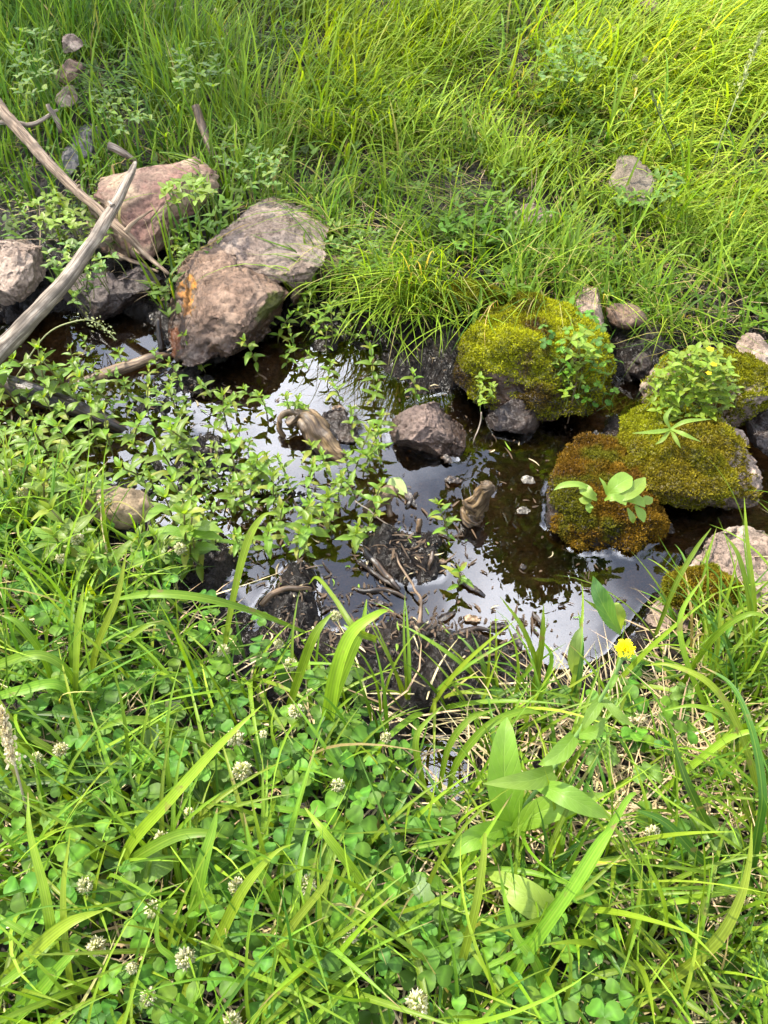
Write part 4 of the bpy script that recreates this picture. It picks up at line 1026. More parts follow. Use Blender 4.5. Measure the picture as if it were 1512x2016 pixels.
def plant_mints():
    r = random.Random(3)
    protos = [mint_proto(i, 0.055 + 0.011 * i, 3 + (i + 1) // 2 if i < 5 else 5) for i in range(6)]
    P = []   # px, py (of the crown), scale
    for x, y in ((640, 705), (605, 795), (690, 815), (735, 745), (668, 755), (700, 650), (690, 590), (650, 610), (620, 640), (575, 650), (540, 620), (520, 605), (497, 655), (618, 560), (600, 590),
                 (655, 565), (640, 660), (735, 690), (820, 740), (750, 850), (712, 880), (685, 900), (640, 960), (600, 910), (560, 905), (650, 1005), (690, 1030), (720, 1030), (720, 1000), (730, 955),
                 (700, 930), (665, 950), (640, 885), (610, 870), (570, 770), (575, 780), (520, 780), (585, 1065), (600, 1050), (455, 775), (430, 760), (405, 740), (370, 655), (365, 690), (395, 690),
                 (345, 705), (490, 755), (750, 800), (720, 860), (695, 860), (890, 1010), (905, 1125), (405, 1010), (425, 950), (470, 960), (385, 900), (530, 945), (500, 900), (545, 990), (450, 1040)):
        P.append((x, y, r.uniform(.65, 1.0)))
    mass = [(-40, 660), (60, 690), (150, 690), (330, 745), (400, 790), (480, 860), (560, 900), (640, 960), (600, 1010), (520, 1060), (440, 1050), (380, 1060), (300, 960), (180, 960), (60, 880), (-40, 850)]
    for x, y in poisson(mass, 96, 31, r, ((240, 715, 80, 26), (170, 880, 80, 30), (235, 985, 85, 60), (400, 850, 40, 32), (330, 900, 26, 24), (480, 1010, 34, 28), (90, 770, 50, 18), (300, 800, 20, 20))): P.append((x, y, r.choice((.5, .7, .85, 1.0, 1.15, 1.35)) * r.uniform(.9, 1.1)))
    for x, y in poisson([(-40, 820), (90, 830), (180, 960), (330, 990), (390, 1060), (300, 1090), (120, 1060), (-40, 960)], 30, 34, r, ((235, 1005, 85, 60),)): P.append((x, y, r.uniform(1.0, 1.6)))
    for x, y in ((350, 468), (372, 488), (362, 512), (420, 372), (182, 318), (205, 448), (592, 490), (335, 500), (640, 560), (610, 610), (560, 690), (590, 700)): P.append((x, y, r.uniform(.6, .9)))
    for poly, n, dm, s in (([(0, 260), (60, 280), (150, 400), (160, 440), (100, 460), (0, 420)], 22, 24, .62), ([(400, 175), (500, 180), (580, 290), (560, 340), (440, 330), (380, 240)], 22, 24, .6),
                           ([(560, 560), (700, 540), (760, 620), (700, 660), (580, 650)], 12, 30, .7), ([(640, 400), (780, 440), (760, 520), (660, 520)], 10, 28, .6), ([(120, 440), (170, 460), (200, 540), (110, 560)], 8, 24, .6),
                           ([(560, 230), (760, 330), (740, 400), (580, 350)], 12, 30, .55), ([(120, 220), (240, 250), (230, 420), (120, 330)], 9, 30, .6), ([(160, 660), (330, 700), (300, 740), (130, 740)], 8, 30, .7)):
        for x, y in poisson(poly, n, dm, r, ((308, 398, 110, 85), (162, 300, 30, 40))): P.append((x, y, s * r.uniform(.85, 1.2)))
    items = []
    for i, (x, y, s) in enumerate(P):
        k = r.randrange(6); hg = (0.055 + 0.011 * k) * s
        g = atg(x, y, hg); zb = max(float(hq(g[0], g[1])), -0.02)
        o = copy_thing(protos[k], (g[0], g[1], g[2] - hg), r.uniform(0, 6.28), s)
        # lean
        o.rotation_euler = (r.uniform(-.2, .2), r.uniform(-.2, .2), r.uniform(0, 6.28))
        o['group'] = 'mint plants around and in the pool'
        items.append((o, x, y, 'tall leafy' if hg > .085 else ('small leafy' if hg < .055 else 'leafy')))
    for p in protos:
        for c in list(p.children): bpy.data.objects.remove(c)
        bpy.data.objects.remove(p)
    rank_labels(items, 'mint plant'); print('mints', len(P))


plant_mints()

# ------------------------------------------------------------------ clover
def leaflet_geom(L=1.0, W=0.95):
    V, F, U = leaf_geom(L, W, 6, 0.28, 0.35, 'ovate', nc=2); 
    # notched broad tip
    t = U[:, 1]; w = np.sin(np.pi * (0.04 + 0.72 * t)) ** 0.9 * np.where(t > .85, 1 - (t - .85) * 2.0, 1)
    V[:, 0] = U[:, 0] * w * W / 2; V[:, 1] -= np.where(t > 0.9, 0.06 * (1 - np.abs(U[:, 0])) * L, 0); V[:, 2] += 0
    return V, F, U


def clover_mesh(base, tip):
    V, F, U = leaflet_geom(); t = U[:, 1:2]
    C = np.array(base) * (1 - t) + np.array(tip) * t
    chev = np.exp(-((t[:, 0] - 0.55 + 0.15 * np.abs(U[:, 0])) / 0.07) ** 2)[:, None]
    C = C * (1 + 0.6 * chev); return mesh_np('clover_leaflet', V, F, M_CLOVER, True, {'tint': C, 'luv': U})


CLV = [clover_mesh((0.060, 0.145, 0.012), (0.080, 0.175, 0.016)), clover_mesh((0.085, 0.18, 0.012), (0.11, 0.21, 0.016)), clover_mesh((0.045, 0.115, 0.014), (0.06, 0.14, 0.016))]


def clover():
    r = random.Random(9); rn = np.random.default_rng(9)
    # ground cover
    n = 9000; x, y = scatter(n, -1.3, 1.4, -0.15, 1.25, rn); d, px, py = near_density(x, y)
    w = 0.12 + 0.95 * blob(px, py, 400, 1500, 420, 380) + 0.4 * blob(px, py, 1050, 1900, 240, 160) + 0.5 * blob(px, py, 100, 1150, 200, 140) + .3 * blob(px, py, 1250, 1400, 130, 60)
    k = rn.uniform(0, 1, n) < d * np.clip(w, 0, 1) * .5; x, y = x[k], y[k]; n = len(x)
    V0, F0, U0 = leaflet_geom(); V, F, C = [], [], []; off = 0
    h = hq(x, y) + rn.uniform(0.012, 0.065, n); s = rn.uniform(0.013, 0.024, n); a0 = rn.uniform(0, 6.28, n)
    tx, ty = rn.normal(0, .22, n), rn.normal(0, .22, n); col = np.array([[0.070, 0.150, 0.013]]) * rn.uniform(.6, 1.4, (n, 1)) * rn.uniform(.88, 1.12, (n, 3))
    for q in range(3):
        a = a0 + q * 2.094 + rn.normal(0, .1, n); ca, sa = np.cos(a), np.sin(a)
        X = (V0[None, :, 0] * ca[:, None] - V0[None, :, 1] * sa[:, None]) * s[:, None]; Y_ = (V0[None, :, 0] * sa[:, None] + V0[None, :, 1] * ca[:, None]) * s[:, None]
        Z_ = V0[None, :, 2] * s[:, None] + X * tx[:, None] + Y_ * ty[:, None]
        V.append(np.stack([X + x[:, None], Y_ + y[:, None], Z_ + h[:, None]], -1).reshape(-1, 3)); F.append((F0[None] + np.arange(n)[:, None, None] * len(V0)).reshape(-1, 4) + off); off += n * len(V0)
        C.append(np.repeat(col, len(V0), 0) * np.tile(0.9 + 0.25 * U0[:, 1], n)[:, None])
    link('clover_cover', mesh_np('clover_cover', np.vstack(V), np.vstack(F), M_CLOVER, True, {'tint': np.vstack(C)}), None, kind='stuff', label='clover ground cover of the near bank')
    # individual leaves
    protos = []
    for i in range(5):
        root = thing('clover_leaf', 'x', 'plant', (0, 0, -5)); a0 = r.uniform(0, 6)
        link('stalk', stem_mesh([(r.uniform(-.5, .5), r.uniform(-.5, .5), -2.2), (r.uniform(-.2, .2), 0, -1.0), (0, 0, 0)], [.045, .04, .035], (0.10, 0.17, 0.04)), root)
        for q in range(3):
            a = a0 + q * 2.094 + r.uniform(-.15, .15); el = r.uniform(-.15, .3)
            put(root, CLV[i % 3], (0, 0, 0), (math.cos(a) * math.cos(el), math.sin(a) * math.cos(el), math.sin(el)), sc=r.uniform(.92, 1.08), name='leaflet')
        protos.append(root)
    P = []
    for poly, n, dm in (([(0, 1090), (330, 1080), (480, 1180), (620, 1330), (760, 1450), (820, 1600), (760, 2010), (0, 2010)], 190, 38), ([(820, 1780), (1200, 1760), (1250, 2010), (800, 2010)], 36, 42),
                        ([(640, 1400), (760, 1480), (770, 1560), (700, 1600)], 8, 36), ([(1180, 1330), (1400, 1380), (1330, 1480), (1150, 1440)], 8, 40), ([(0, 1000), (150, 1040), (120, 1100), (0, 1090)], 5, 40)):
        P += poisson(poly, n, dm, r)
    items = []
    for x, y in P:
        hg = r.uniform(.05, .10); g = atg(x, y, hg); s = r.uniform(.0150, .0245)
        o = copy_thing(r.choice(protos), g, 0, s); o.rotation_euler = (r.uniform(-.35, .35), r.uniform(-.35, .35), r.uniform(0, 6.28)); o['group'] = 'clover leaves of the near bank'
        items.append((o, x, y, 'large green' if s > .0195 else 'small green'))
    rank_labels(items, 'clover leaf')
    # leafy clover on the mossy dome
    for p in protos:
        pass
    P = poisson([(1060, 640), (1170, 610), (1225, 700), (1215, 790), (1150, 800), (1110, 760), (1080, 700)], 40, 17, r)
    items = []
    for x, y in P:
        z = 0.17 - 0.11 * sstep(640, 800, y) + r.uniform(0.005, .04); g = at(x, y, z); s = r.uniform(.011, .016)
        o = copy_thing(r.choice(protos), g, 0, s); o.rotation_euler = (r.uniform(-.5, .5), r.uniform(-.5, .5), r.uniform(0, 6.28)); o['group'] = 'clover leaves trailing off the mossy dome'
        items.append((o, x, y))
    items.sort(key=lambda q: q[2])
    for i, q in enumerate(items): q[0]['label'] = 'small blue green clover leaf hanging on the mossy dome, ' + ordinal(i).replace('nearest', 'highest').replace('second highest', 'second highest').strip()
    for p in protos:
        for c in list(p.children): bpy.data.objects.remove(c)
        bpy.data.objects.remove(p)
    print('clover', n)


clover()


def flowers():
    r = random.Random(21); heads = []
    for k in range(3):
        rn = np.random.default_rng(k); m = 95; i = np.arange(m) + .5; ph = np.arccos(1 - 1.72 * i / m); th = i * 2.39996
        d = np.stack([np.sin(ph) * np.cos(th), np.sin(ph) * np.sin(th), np.cos(ph)], 1); d += rn.normal(0, .12, d.shape); d /= np.linalg.norm(d, axis=1, keepdims=True)
        Vs, Fs, Cs = [], [], []; o = 0
        for q in d:
            s = np.cross(q, rn.normal(0, 1, 3)); s /= np.linalg.norm(s); t = np.cross(q, s); l = rn.uniform(.8, 1.12)
            V = [q * .25, q * .72 + s * .15, q * .72 - s * .15, q * .76 + t * .15, q * l + np.array([0, 0, .06])]
            Vs += V; Fs += [(o, o + 1, o + 4), (o, o + 4, o + 2), (o, o + 4, o + 3), (o + 1, o + 3, o + 4), (o + 2, o + 4, o + 3)]; o += 5
            g = (1 - d[len(Vs) // 5 - 1][2]) * .25; w = np.array([.74, .72, .48]); gr = np.array([.28, .36, .12]); br = np.array([.42, .30, .16])
            base = gr if q[2] > .2 or k < 2 else br; Cs += [base, w * .9, w * .9, w * .8, w]
        heads.append(mesh_np('flower_head', np.array(Vs), np.array(Fs), M_PETAL, True, {'tint': np.array(Cs)}))
    spots = [(355, 1080, 1), (152, 1062, 1), (120, 1100, .8), (207, 990, 1.2), (660, 1213, .9), (440, 1282, .95), (548, 1268, .7), (572, 1308, 1), (612, 1363, .55), (583, 1400, 1.05), (462, 1452, 1.15),
             (476, 1518, 1.2), (72, 1493, .75), (120, 1476, .9), (519, 1446, .55), (665, 1546, .85), (760, 1452, .7), (372, 1602, .7), (318, 1648, .8), (466, 1746, 1), (603, 1742, 1.1), (168, 1742, .95),
             (302, 1790, .95), (690, 1840, .95), (190, 1864, 1), (365, 1888, 1.05), (260, 1906, .6), (293, 1962, .8), (822, 1975, 1.15), (455, 2012, 1), (1285, 1640, .9), (12, 932, .9), (45, 970, .95),
             (1270, 118, .9), (1250, 152, .8), (426, 22, .8), (358, 18, .8), (1208, 58, .8), (1072, 766, .5), (985, 905, .0)]
    items = []
    for x, y, s in spots:
        if s == 0: continue
        hg = 0.10 if y > 900 else 0.12; g = atg(x, y, hg)
        if y == 766: g = at(x, y, .06); hg = .05
        o = thing('clover_flower', 'x', 'flower', g, 'white clover flowers'); R_ = 0.0122 * s
        h = link('flower_head', heads[r.randrange(3)], o); h.scale = (R_, R_, R_ * .95); h.rotation_euler = (r.uniform(-.5, .3), r.uniform(-.4, .4), r.uniform(0, 6))
        bx, by = r.uniform(-.03, .03), r.uniform(-.03, .03)
        link('stem', stem_mesh([(bx, by, -hg), (bx * .4, by * .4, -hg * .45), (0, 0, 0)], [.0011, .001, .0009], (0.13, 0.19, 0.05)), o)
        items.append((o, x, y, 'big cream' if s > 1.04 else ('tiny greenish' if s < .65 else 'creamy white')))
    rank_labels(items, 'clover flower')


flowers()

# ------------------------------------------------------------------ traced leaves and broad blades
def ribbon(P, mat, col, tip=None, fold=0.35, n=8, name='blade', kind='blade', nc=1, serr=0.0, roll=0.0):
    """[(px,py,z,width px)] -> leaf strip facing the sky/camera; world coordinates"""
    W_, R_ = pts(P); A = catmull(np.column_stack([W_, R_]), n); C = A[:, :3]; R_ = np.maximum(A[:, 3], 0.0002)
    T = np.gradient(C, axis=0); T /= np.linalg.norm(T, axis=1, keepdims=True) + 1e-9
    up = np.array([math.sin(roll), -0.35, 1.0]); S = np.cross(T, up); S /= np.linalg.norm(S, axis=1, keepdims=True) + 1e-9; B = np.cross(S, T)
    c = np.linspace(-1, 1, 2 * nc + 1); m = len(C); t = np.linspace(0, 1, m)
    rr = R_.copy()
    if serr: rr = rr * (1 + serr * np.where(np.arange(m) % 2 == 0, 1, -1))
    V = C[:, None] + S[:, None] * (c[None, :] * rr[:, None])[..., None] + B[:, None] * ((np.abs(c)[None, :]) * rr[:, None] * fold)[..., None]
    U = np.stack([np.broadcast_to(c[None], (m, 2 * nc + 1)), np.broadcast_to(t[:, None], (m, 2 * nc + 1)), np.zeros((m, 2 * nc + 1))], -1)
    col = np.array(col); tip = np.array(tip if tip is not None else col)
    Cc = col * (1 - U[..., 1:2]) + tip * U[..., 1:2]
    return V.reshape(-1, 3), grid_faces(2 * nc + 1, m), Cc.reshape(-1, 3), U.reshape(-1, 3)


def ribbon_obj(name, P, mat, col, parent, base, **kw):
    V, F, C, U = ribbon(P, mat, col, **kw)
    return link(name, mesh_np(name, move(V, base), F, mat, True, {'tint': C, 'luv': U}), parent)


LG = (0.15, 0.25, 0.016); LG2 = (0.22, 0.32, 0.02); DG = (0.075, 0.165, 0.016)
# broad arching blades traced one by one: each plant is a thing, each blade a part
BLADES = [
    ('tall twin broad grass blades arching at the near mud hump', (645, 1480), [
        [(632, 1500, .08, 22), (645, 1420, .16, 26), (660, 1330, .24, 26), (690, 1250, .30, 24), (740, 1210, .32, 14), (768, 1200, .31, 2)],
        [(640, 1470, .09, 20), (655, 1380, .18, 24), (690, 1290, .25, 22), (712, 1240, .28, 14), (722, 1180, .30, 2)],
        [(560, 1420, .1, 10), (590, 1330, .2, 18), (620, 1250, .28, 18), (655, 1205, .3, 2)],
        [(740, 1260, .25, 14), (700, 1240, .30, 14), (660, 1180, .30, 9), (625, 1138, .27, 7), (608, 1150, .24, 1)]]),
    ('pale upright blade bending right above the near mud hump', (470, 1230), [
        [(440, 1290, .10, 8), (455, 1200, .16, 12), (475, 1110, .22, 15), (495, 1050, .26, 16), (520, 1015, .28, 8), (545, 1010, .28, 1)]]),
    ('long straight bright blade rising right from a bent plant', (232, 1725), [
        [(232, 1725, .12, 12), (260, 1660, .2, 22), (330, 1580, .28, 22), (410, 1490, .33, 18), (470, 1430, .36, 9), (520, 1385, .36, 1)],
        [(232, 1715, .12, 8), (280, 1680, .2, 22), (350, 1645, .24, 22), (410, 1640, .25, 14), (450, 1650, .24, 1)],
        [(230, 1700, .12, 14), (200, 1690, .16, 18), (170, 1665, .19, 14), (135, 1650, .2, 1)],
        [(228, 1705, .12, 14), (170, 1770, .16, 22), (100, 1850, .2, 24), (40, 1910, .2, 20), (-20, 1950, .2, 4)]]),
    ('green blade arching left from the middle of the clover', (370, 1560), [
        [(600, 1245, .12, 6), (500, 1205, .2, 12), (400, 1178, .25, 16), (300, 1170, .26, 16), (200, 1185, .22, 1)]]),
    ('wide yellow green blade standing over clover', (370, 1880), [
        [(370, 1880, .12, 10), (382, 1800, .2, 22), (400, 1700, .26, 26), (420, 1630, .28, 14), (428, 1590, .29, 1)]]),
    ('thick blade rising past the plantain leaf', (430, 1900), [
        [(380, 1960, .12, 14), (430, 1850, .2, 22), (480, 1750, .27, 20), (540, 1680, .3, 8), (580, 1660, .3, 1)]]),
    ('big bent blade plant at the lower left corner', (0, 1900), [
        [(-40, 1990, .15, 26), (40, 1900, .2, 28), (130, 1820, .24, 22), (210, 1790, .24, 1)],
        [(-10, 2030, .15, 30), (70, 1960, .2, 28), (130, 1890, .23, 18), (155, 1868, .23, 1)],
        [(100, 2030, .12, 20), (110, 1900, .18, 24), (90, 1760, .24, 20), (60, 1640, .27, 12), (55, 1560, .28, 1)],
        [(160, 2030, .12, 12), (135, 1900, .2, 14), (125, 1760, .25, 12), (138, 1640, .28, 2)]]),
    ('pair of broad blades arching off the left edge', (100, 1400), [
        [(155, 1400, .12, 8), (140, 1330, .2, 14), (80, 1290, .24, 18), (0, 1310, .22, 20), (-40, 1340, .2, 10)],
        [(180, 1420, .12, 8), (120, 1350, .2, 18), (40, 1360, .2, 20), (-30, 1380, .18, 12)]]),
    ('tall blade cluster in the sun above the left clover', (150, 1240), [
        [(150, 1440, .1, 8), (150, 1330, .2, 12), (155, 1230, .26, 14), (165, 1150, .3, 1)],
        [(170, 1400, .1, 8), (190, 1280, .2, 14), (230, 1180, .27, 14), (250, 1080, .32, 1)],
        [(120, 1400, .1, 8), (90, 1300, .2, 14), (40, 1230, .26, 12), (0, 1210, .27, 2)],
        [(190, 1330, .1, 8), (250, 1260, .18, 12), (330, 1230, .2, 8), (410, 1360, .12, 1)]]),
    ('bright arching blade over the felted leaves', (200, 1480), [
        [(380, 1480, .1, 6), (310, 1425, .18, 16), (240, 1420, .2, 14), (190, 1440, .18, 1)]]),
    ('large drooping blade right of the puddle', (1010, 1500), [
        [(880, 1570, .1, 6), (900, 1500, .15, 14), (960, 1430, .2, 16), (1030, 1400, .2, 12), (1080, 1410, .18, 1)],
        [(860, 1590, .1, 6), (880, 1480, .18, 12), (920, 1420, .22, 12), (975, 1395, .22, 1)],
        [(900, 1590, .1, 6), (950, 1530, .15, 12), (1010, 1500, .15, 10), (1050, 1530, .12, 1)],
        [(850, 1600, .1, 6), (830, 1530, .15, 12), (820, 1450, .2, 12), (870, 1390, .22, 1)]]),
    ('upright thin blades standing at the near shore', (1060, 1320), [
        [(1040, 1400, .08, 8), (1060, 1310, .16, 12), (1068, 1240, .22, 10), (1070, 1190, .25, 1)],
        [(1045, 1405, .08, 8), (1060, 1330, .14, 10), (1030, 1240, .22, 10), (985, 1175, .26, 1)],
        [(1050, 1400, .08, 8), (1075, 1340, .14, 10), (1085, 1290, .18, 8), (1060, 1255, .2, 1)]]),
    ('tall dark blade crossing the right straw patch', (1400, 1800), [
        [(1450, 1720, .1, 16), (1400, 1640, .18, 20), (1360, 1560, .26, 18), (1335, 1490, .3, 10), (1322, 1440, .32, 1)],
        [(1455, 1730, .1, 14), (1380, 1690, .18, 18), (1310, 1620, .24, 16), (1240, 1590, .26, 1)],
        [(1470, 1760, .1, 16), (1490, 1640, .2, 20), (1500, 1560, .26, 18), (1480, 1440, .3, 14), (1440, 1350, .3, 9), (1380, 1310, .28, 1)],
        [(1460, 1780, .1, 14), (1380, 1790, .14, 16), (1300, 1780, .16, 14), (1230, 1790, .14, 1)]]),
    ('broad curved blade at the lower right corner', (1400, 1900), [
        [(1230, 1990, .12, 8), (1330, 1920, .17, 20), (1410, 1850, .22, 24), (1455, 1770, .25, 18), (1475, 1690, .26, 10), (1480, 1620, .26, 1)],
        [(1512, 1760, .14, 8), (1440, 1750, .17, 18), (1350, 1770, .18, 14), (1260, 1790, .17, 1)]]),
    ('tall folded blade standing left of the black holed leaf', (900, 1880), [
        [(880, 2030, .1, 10), (905, 1910, .18, 16), (935, 1790, .25, 17), (950, 1700, .28, 14), (955, 1640, .29, 6)]]),
    ('long broad blade bundle leaning right over the holed leaf', (1080, 1850), [
        [(950, 2030, .1, 20), (1020, 1900, .18, 26), (1110, 1770, .26, 24), (1180, 1660, .3, 22), (1215, 1620, .3, 1)],
        [(1000, 1900, .12, 14), (1080, 1800, .2, 22), (1150, 1720, .25, 20), (1230, 1580, .3, 12), (1260, 1560, .3, 1)],
        [(1080, 2030, .1, 14), (1060, 1910, .18, 20), (1010, 1830, .22, 14), (980, 1700, .26, 1)]]),
    ('tall arching grass over the right shore rocks', (1350, 1150), [
        [(1290, 1250, .1, 7), (1330, 1150, .18, 10), (1370, 1080, .22, 8), (1400, 1040, .24, 1)],
        [(1470, 1290, .1, 8), (1475, 1200, .2, 12), (1455, 1100, .28, 10), (1425, 1050, .3, 1)],
        [(1490, 1280, .1, 8), (1484, 1180, .2, 10), (1470, 1060, .28, 8), (1465, 980, .32, 1)],
        [(1400, 1420, .1, 10), (1350, 1300, .2, 12), (1340, 1210, .25, 10), (1390, 1130, .28, 1)],
        [(1230, 1230, .1, 7), (1180, 1200, .18, 10), (1150, 1180, .2, 1)],
        [(1340, 1350, .1, 10), (1400, 1260, .22, 12), (1470, 1210, .28, 10), (1530, 1220, .28, 2)]]),
    ('arching sedge in the right grass above the straw', (1450, 1500), [
        [(1500, 1600, .12, 10), (1460, 1450, .22, 16), (1400, 1350, .28, 14), (1320, 1310, .28, 8), (1270, 1310, .26, 1)],
        [(1512, 1500, .12, 10), (1440, 1420, .22, 12), (1370, 1390, .24, 8), (1300, 1400, .22, 1)],
        [(1300, 1560, .12, 10), (1370, 1500, .18, 14), (1440, 1450, .22, 12), (1530, 1430, .25, 4)]]),
    ('fresh upright blade bundle at the bottom by the tiny bud', (560, 1900), [
        [(460, 2030, .1, 14), (520, 1930, .18, 16), (570, 1830, .24, 16), (640, 1740, .28, 12), (660, 1690, .29, 1)],
        [(520, 2030, .1, 12), (560, 1900, .2, 14), (600, 1780, .26, 12), (630, 1650, .3, 1)],
        [(480, 2030, .1, 14), (600, 1960, .18, 14), (700, 1900, .2, 10), (780, 1880, .18, 1)],
        [(400, 2030, .1, 14), (350, 1900, .18, 14), (310, 1850, .2, 10), (320, 1730, .24, 1)]]),
    ('broad pale blade falling right across clover', (680, 1700), [
        [(600, 1590, .24, 2), (640, 1640, .25, 16), (700, 1720, .2, 18), (752, 1800, .15, 16), (790, 1830, .13, 2)],
        [(560, 1860, .12, 8), (540, 1760, .2, 18), (500, 1690, .24, 12), (480, 1600, .27, 1)]]),
    ('dark lying blade between the felted leaves and clover', (300, 1560), [
        [(0, 1545, .18, 14), (120, 1535, .19, 14), (260, 1540, .18, 10), (400, 1570, .14, 2)],
        [(0, 1505, .16, 10), (200, 1500, .17, 9), (380, 1505, .16, 8), (520, 1508, .15, 2)],
        [(0, 1400, .16, 8), (150, 1410, .17, 9), (260, 1440, .14, 2)]]),
]
for k, (lb, (bx, by), BL) in enumerate(BLADES):
    base = atg(bx, by, 0.0); base[2] = float(hq(base[0], base[1]))
    t = thing('broad_grass', lb, 'grass', base, 'broad bladed grasses of the near bank')
    rr = random.Random(k)
    for P in BL:
        s = rr.uniform(.8, 1.15); c = tuple(v * s for v in (LG if rr.random() < .6 else LG2)); 
        if 'dark' in lb: c = tuple(v * .75 for v in DG)
        ribbon_obj('blade', P, M_BLADE, tuple(v * .85 for v in c), t, base, tip=tuple(v * 1.1 for v in c), n=7, nc=1, fold=0.4)


# random tufts of wider blades filling the near bank, blades as parts (shared meshes)
def tufts():
    r = random.Random(77); rn = np.random.default_rng(77); protos = []
    one = []
    for k in range(14):
        L = rn.uniform(.12, .26); c = np.array([LG, LG2, DG][k % 3])[None] * rn.uniform(.8, 1.15)
        V, F, C = blades(np.zeros((1, 3)), np.array([0.0]), np.array([L]), np.array([rn.uniform(.005, .0105)]), np.array([rn.uniform(.1, .5)]), np.array([rn.uniform(.7, 2.0)]), c * .8, c * 1.15, 10, twist=rn.uniform(-.5, .5), fold=.55, floor=False)
        m_ = len(V) // 3; U = np.stack([np.tile([-1., 0., 1.], m_), np.repeat(np.linspace(0, 1, m_), 3), np.zeros(len(V))], -1)
        one.append(mesh_np('blade', V, F, M_BLADE, True, {'tint': C, 'luv': U}))
    P = []
    for poly, n, dm in (([(0, 1060), (200, 1060), (420, 1180), (640, 1400), (760, 1560), (780, 2000), (0, 2000)], 42, 75), ([(0, 900), (100, 960), (200, 1080), (0, 1100)], 8, 45),
                        ([(900, 1400), (1200, 1330), (1512, 1250), (1512, 2000), (820, 2000), (880, 1650)], 44, 75), ([(1280, 1160), (1512, 1180), (1512, 1300), (1250, 1280)], 7, 50), ([(680, 1340), (1000, 1340), (960, 1420), (720, 1440)], 5, 50),
                        ([(0, 1700), (700, 1700), (700, 2010), (0, 2010)], 12, 80)):
        P += poisson(poly, n, dm, r, ((868, 1540, 75, 110), (830, 1330, 170, 40)))
    items = []
    for x, y in P:
        g = atg(x, y, 0.0); t = thing('grass_tuft', 'x', 'grass', g, 'grass tufts of the near bank'); a0 = r.uniform(0, 6.28); s = r.uniform(.75, 1.15) * (0.8 if y < 1300 else 1)
        for q in range(r.randint(4, 7)):
            o = bpy.data.objects.new('blade', r.choice(one)); COL.objects.link(o); o.parent = t; o.location = (r.uniform(-.012, .012), r.uniform(-.012, .012), -.003)
            o.rotation_euler = (0, 0, a0 + r.uniform(-1.6, 1.6)); o.scale = (s, s, s * r.uniform(.8, 1.1))
        items.append((t, x, y, 'tall' if s > 1 else 'short'))
    rank_labels(items, 'green grass tuft')
    # far bank: darker upright rush stems and tufts
    P = poisson([(0, 30), (1480, 30), (1480, 500), (900, 540), (640, 360), (420, 200), (0, 180)], 40, 90, r); items = []
    for x, y in P + [(690, 330), (700, 250), (310, 230), (330, 180), (1270, 560), (560, 120), (1020, 480), (790, 640), (815, 620), (640, 300)]:
        g = atg(x, y, 0.0)
        if in_rock(g[0], g[1]): continue
        t = thing('grass_tuft', 'x', 'grass', g, 'taller grass tufts of the far bank'); a0 = r.uniform(0, 6.28); s = r.uniform(.9, 1.4)
        for q in range(r.randint(4, 7)):
            o = bpy.data.objects.new('blade', r.choice(one)); COL.objects.link(o); o.parent = t; o.location = (r.uniform(-.02, .02), r.uniform(-.02, .02), -.003)
            o.rotation_euler = (0, 0, r.uniform(0, 6.28)); o.scale = (s * .8, s * .8, s * r.uniform(1, 1.3))
        items.append((t, x, y, 'tall' if s > 1.15 else 'mid height'))
    rank_labels(items, 'dark green grass tuft')


tufts()


# the yellow flowered weed
def traced_leaf(parent, base, P, col, tip=None, mat=None, nc=3, n=8, fold=.25, serr=0, name='leaf'):
    return ribbon_obj(name, P, mat or M_WEED, col, parent, base, tip=tip, nc=nc, n=n, fold=fold, serr=serr)


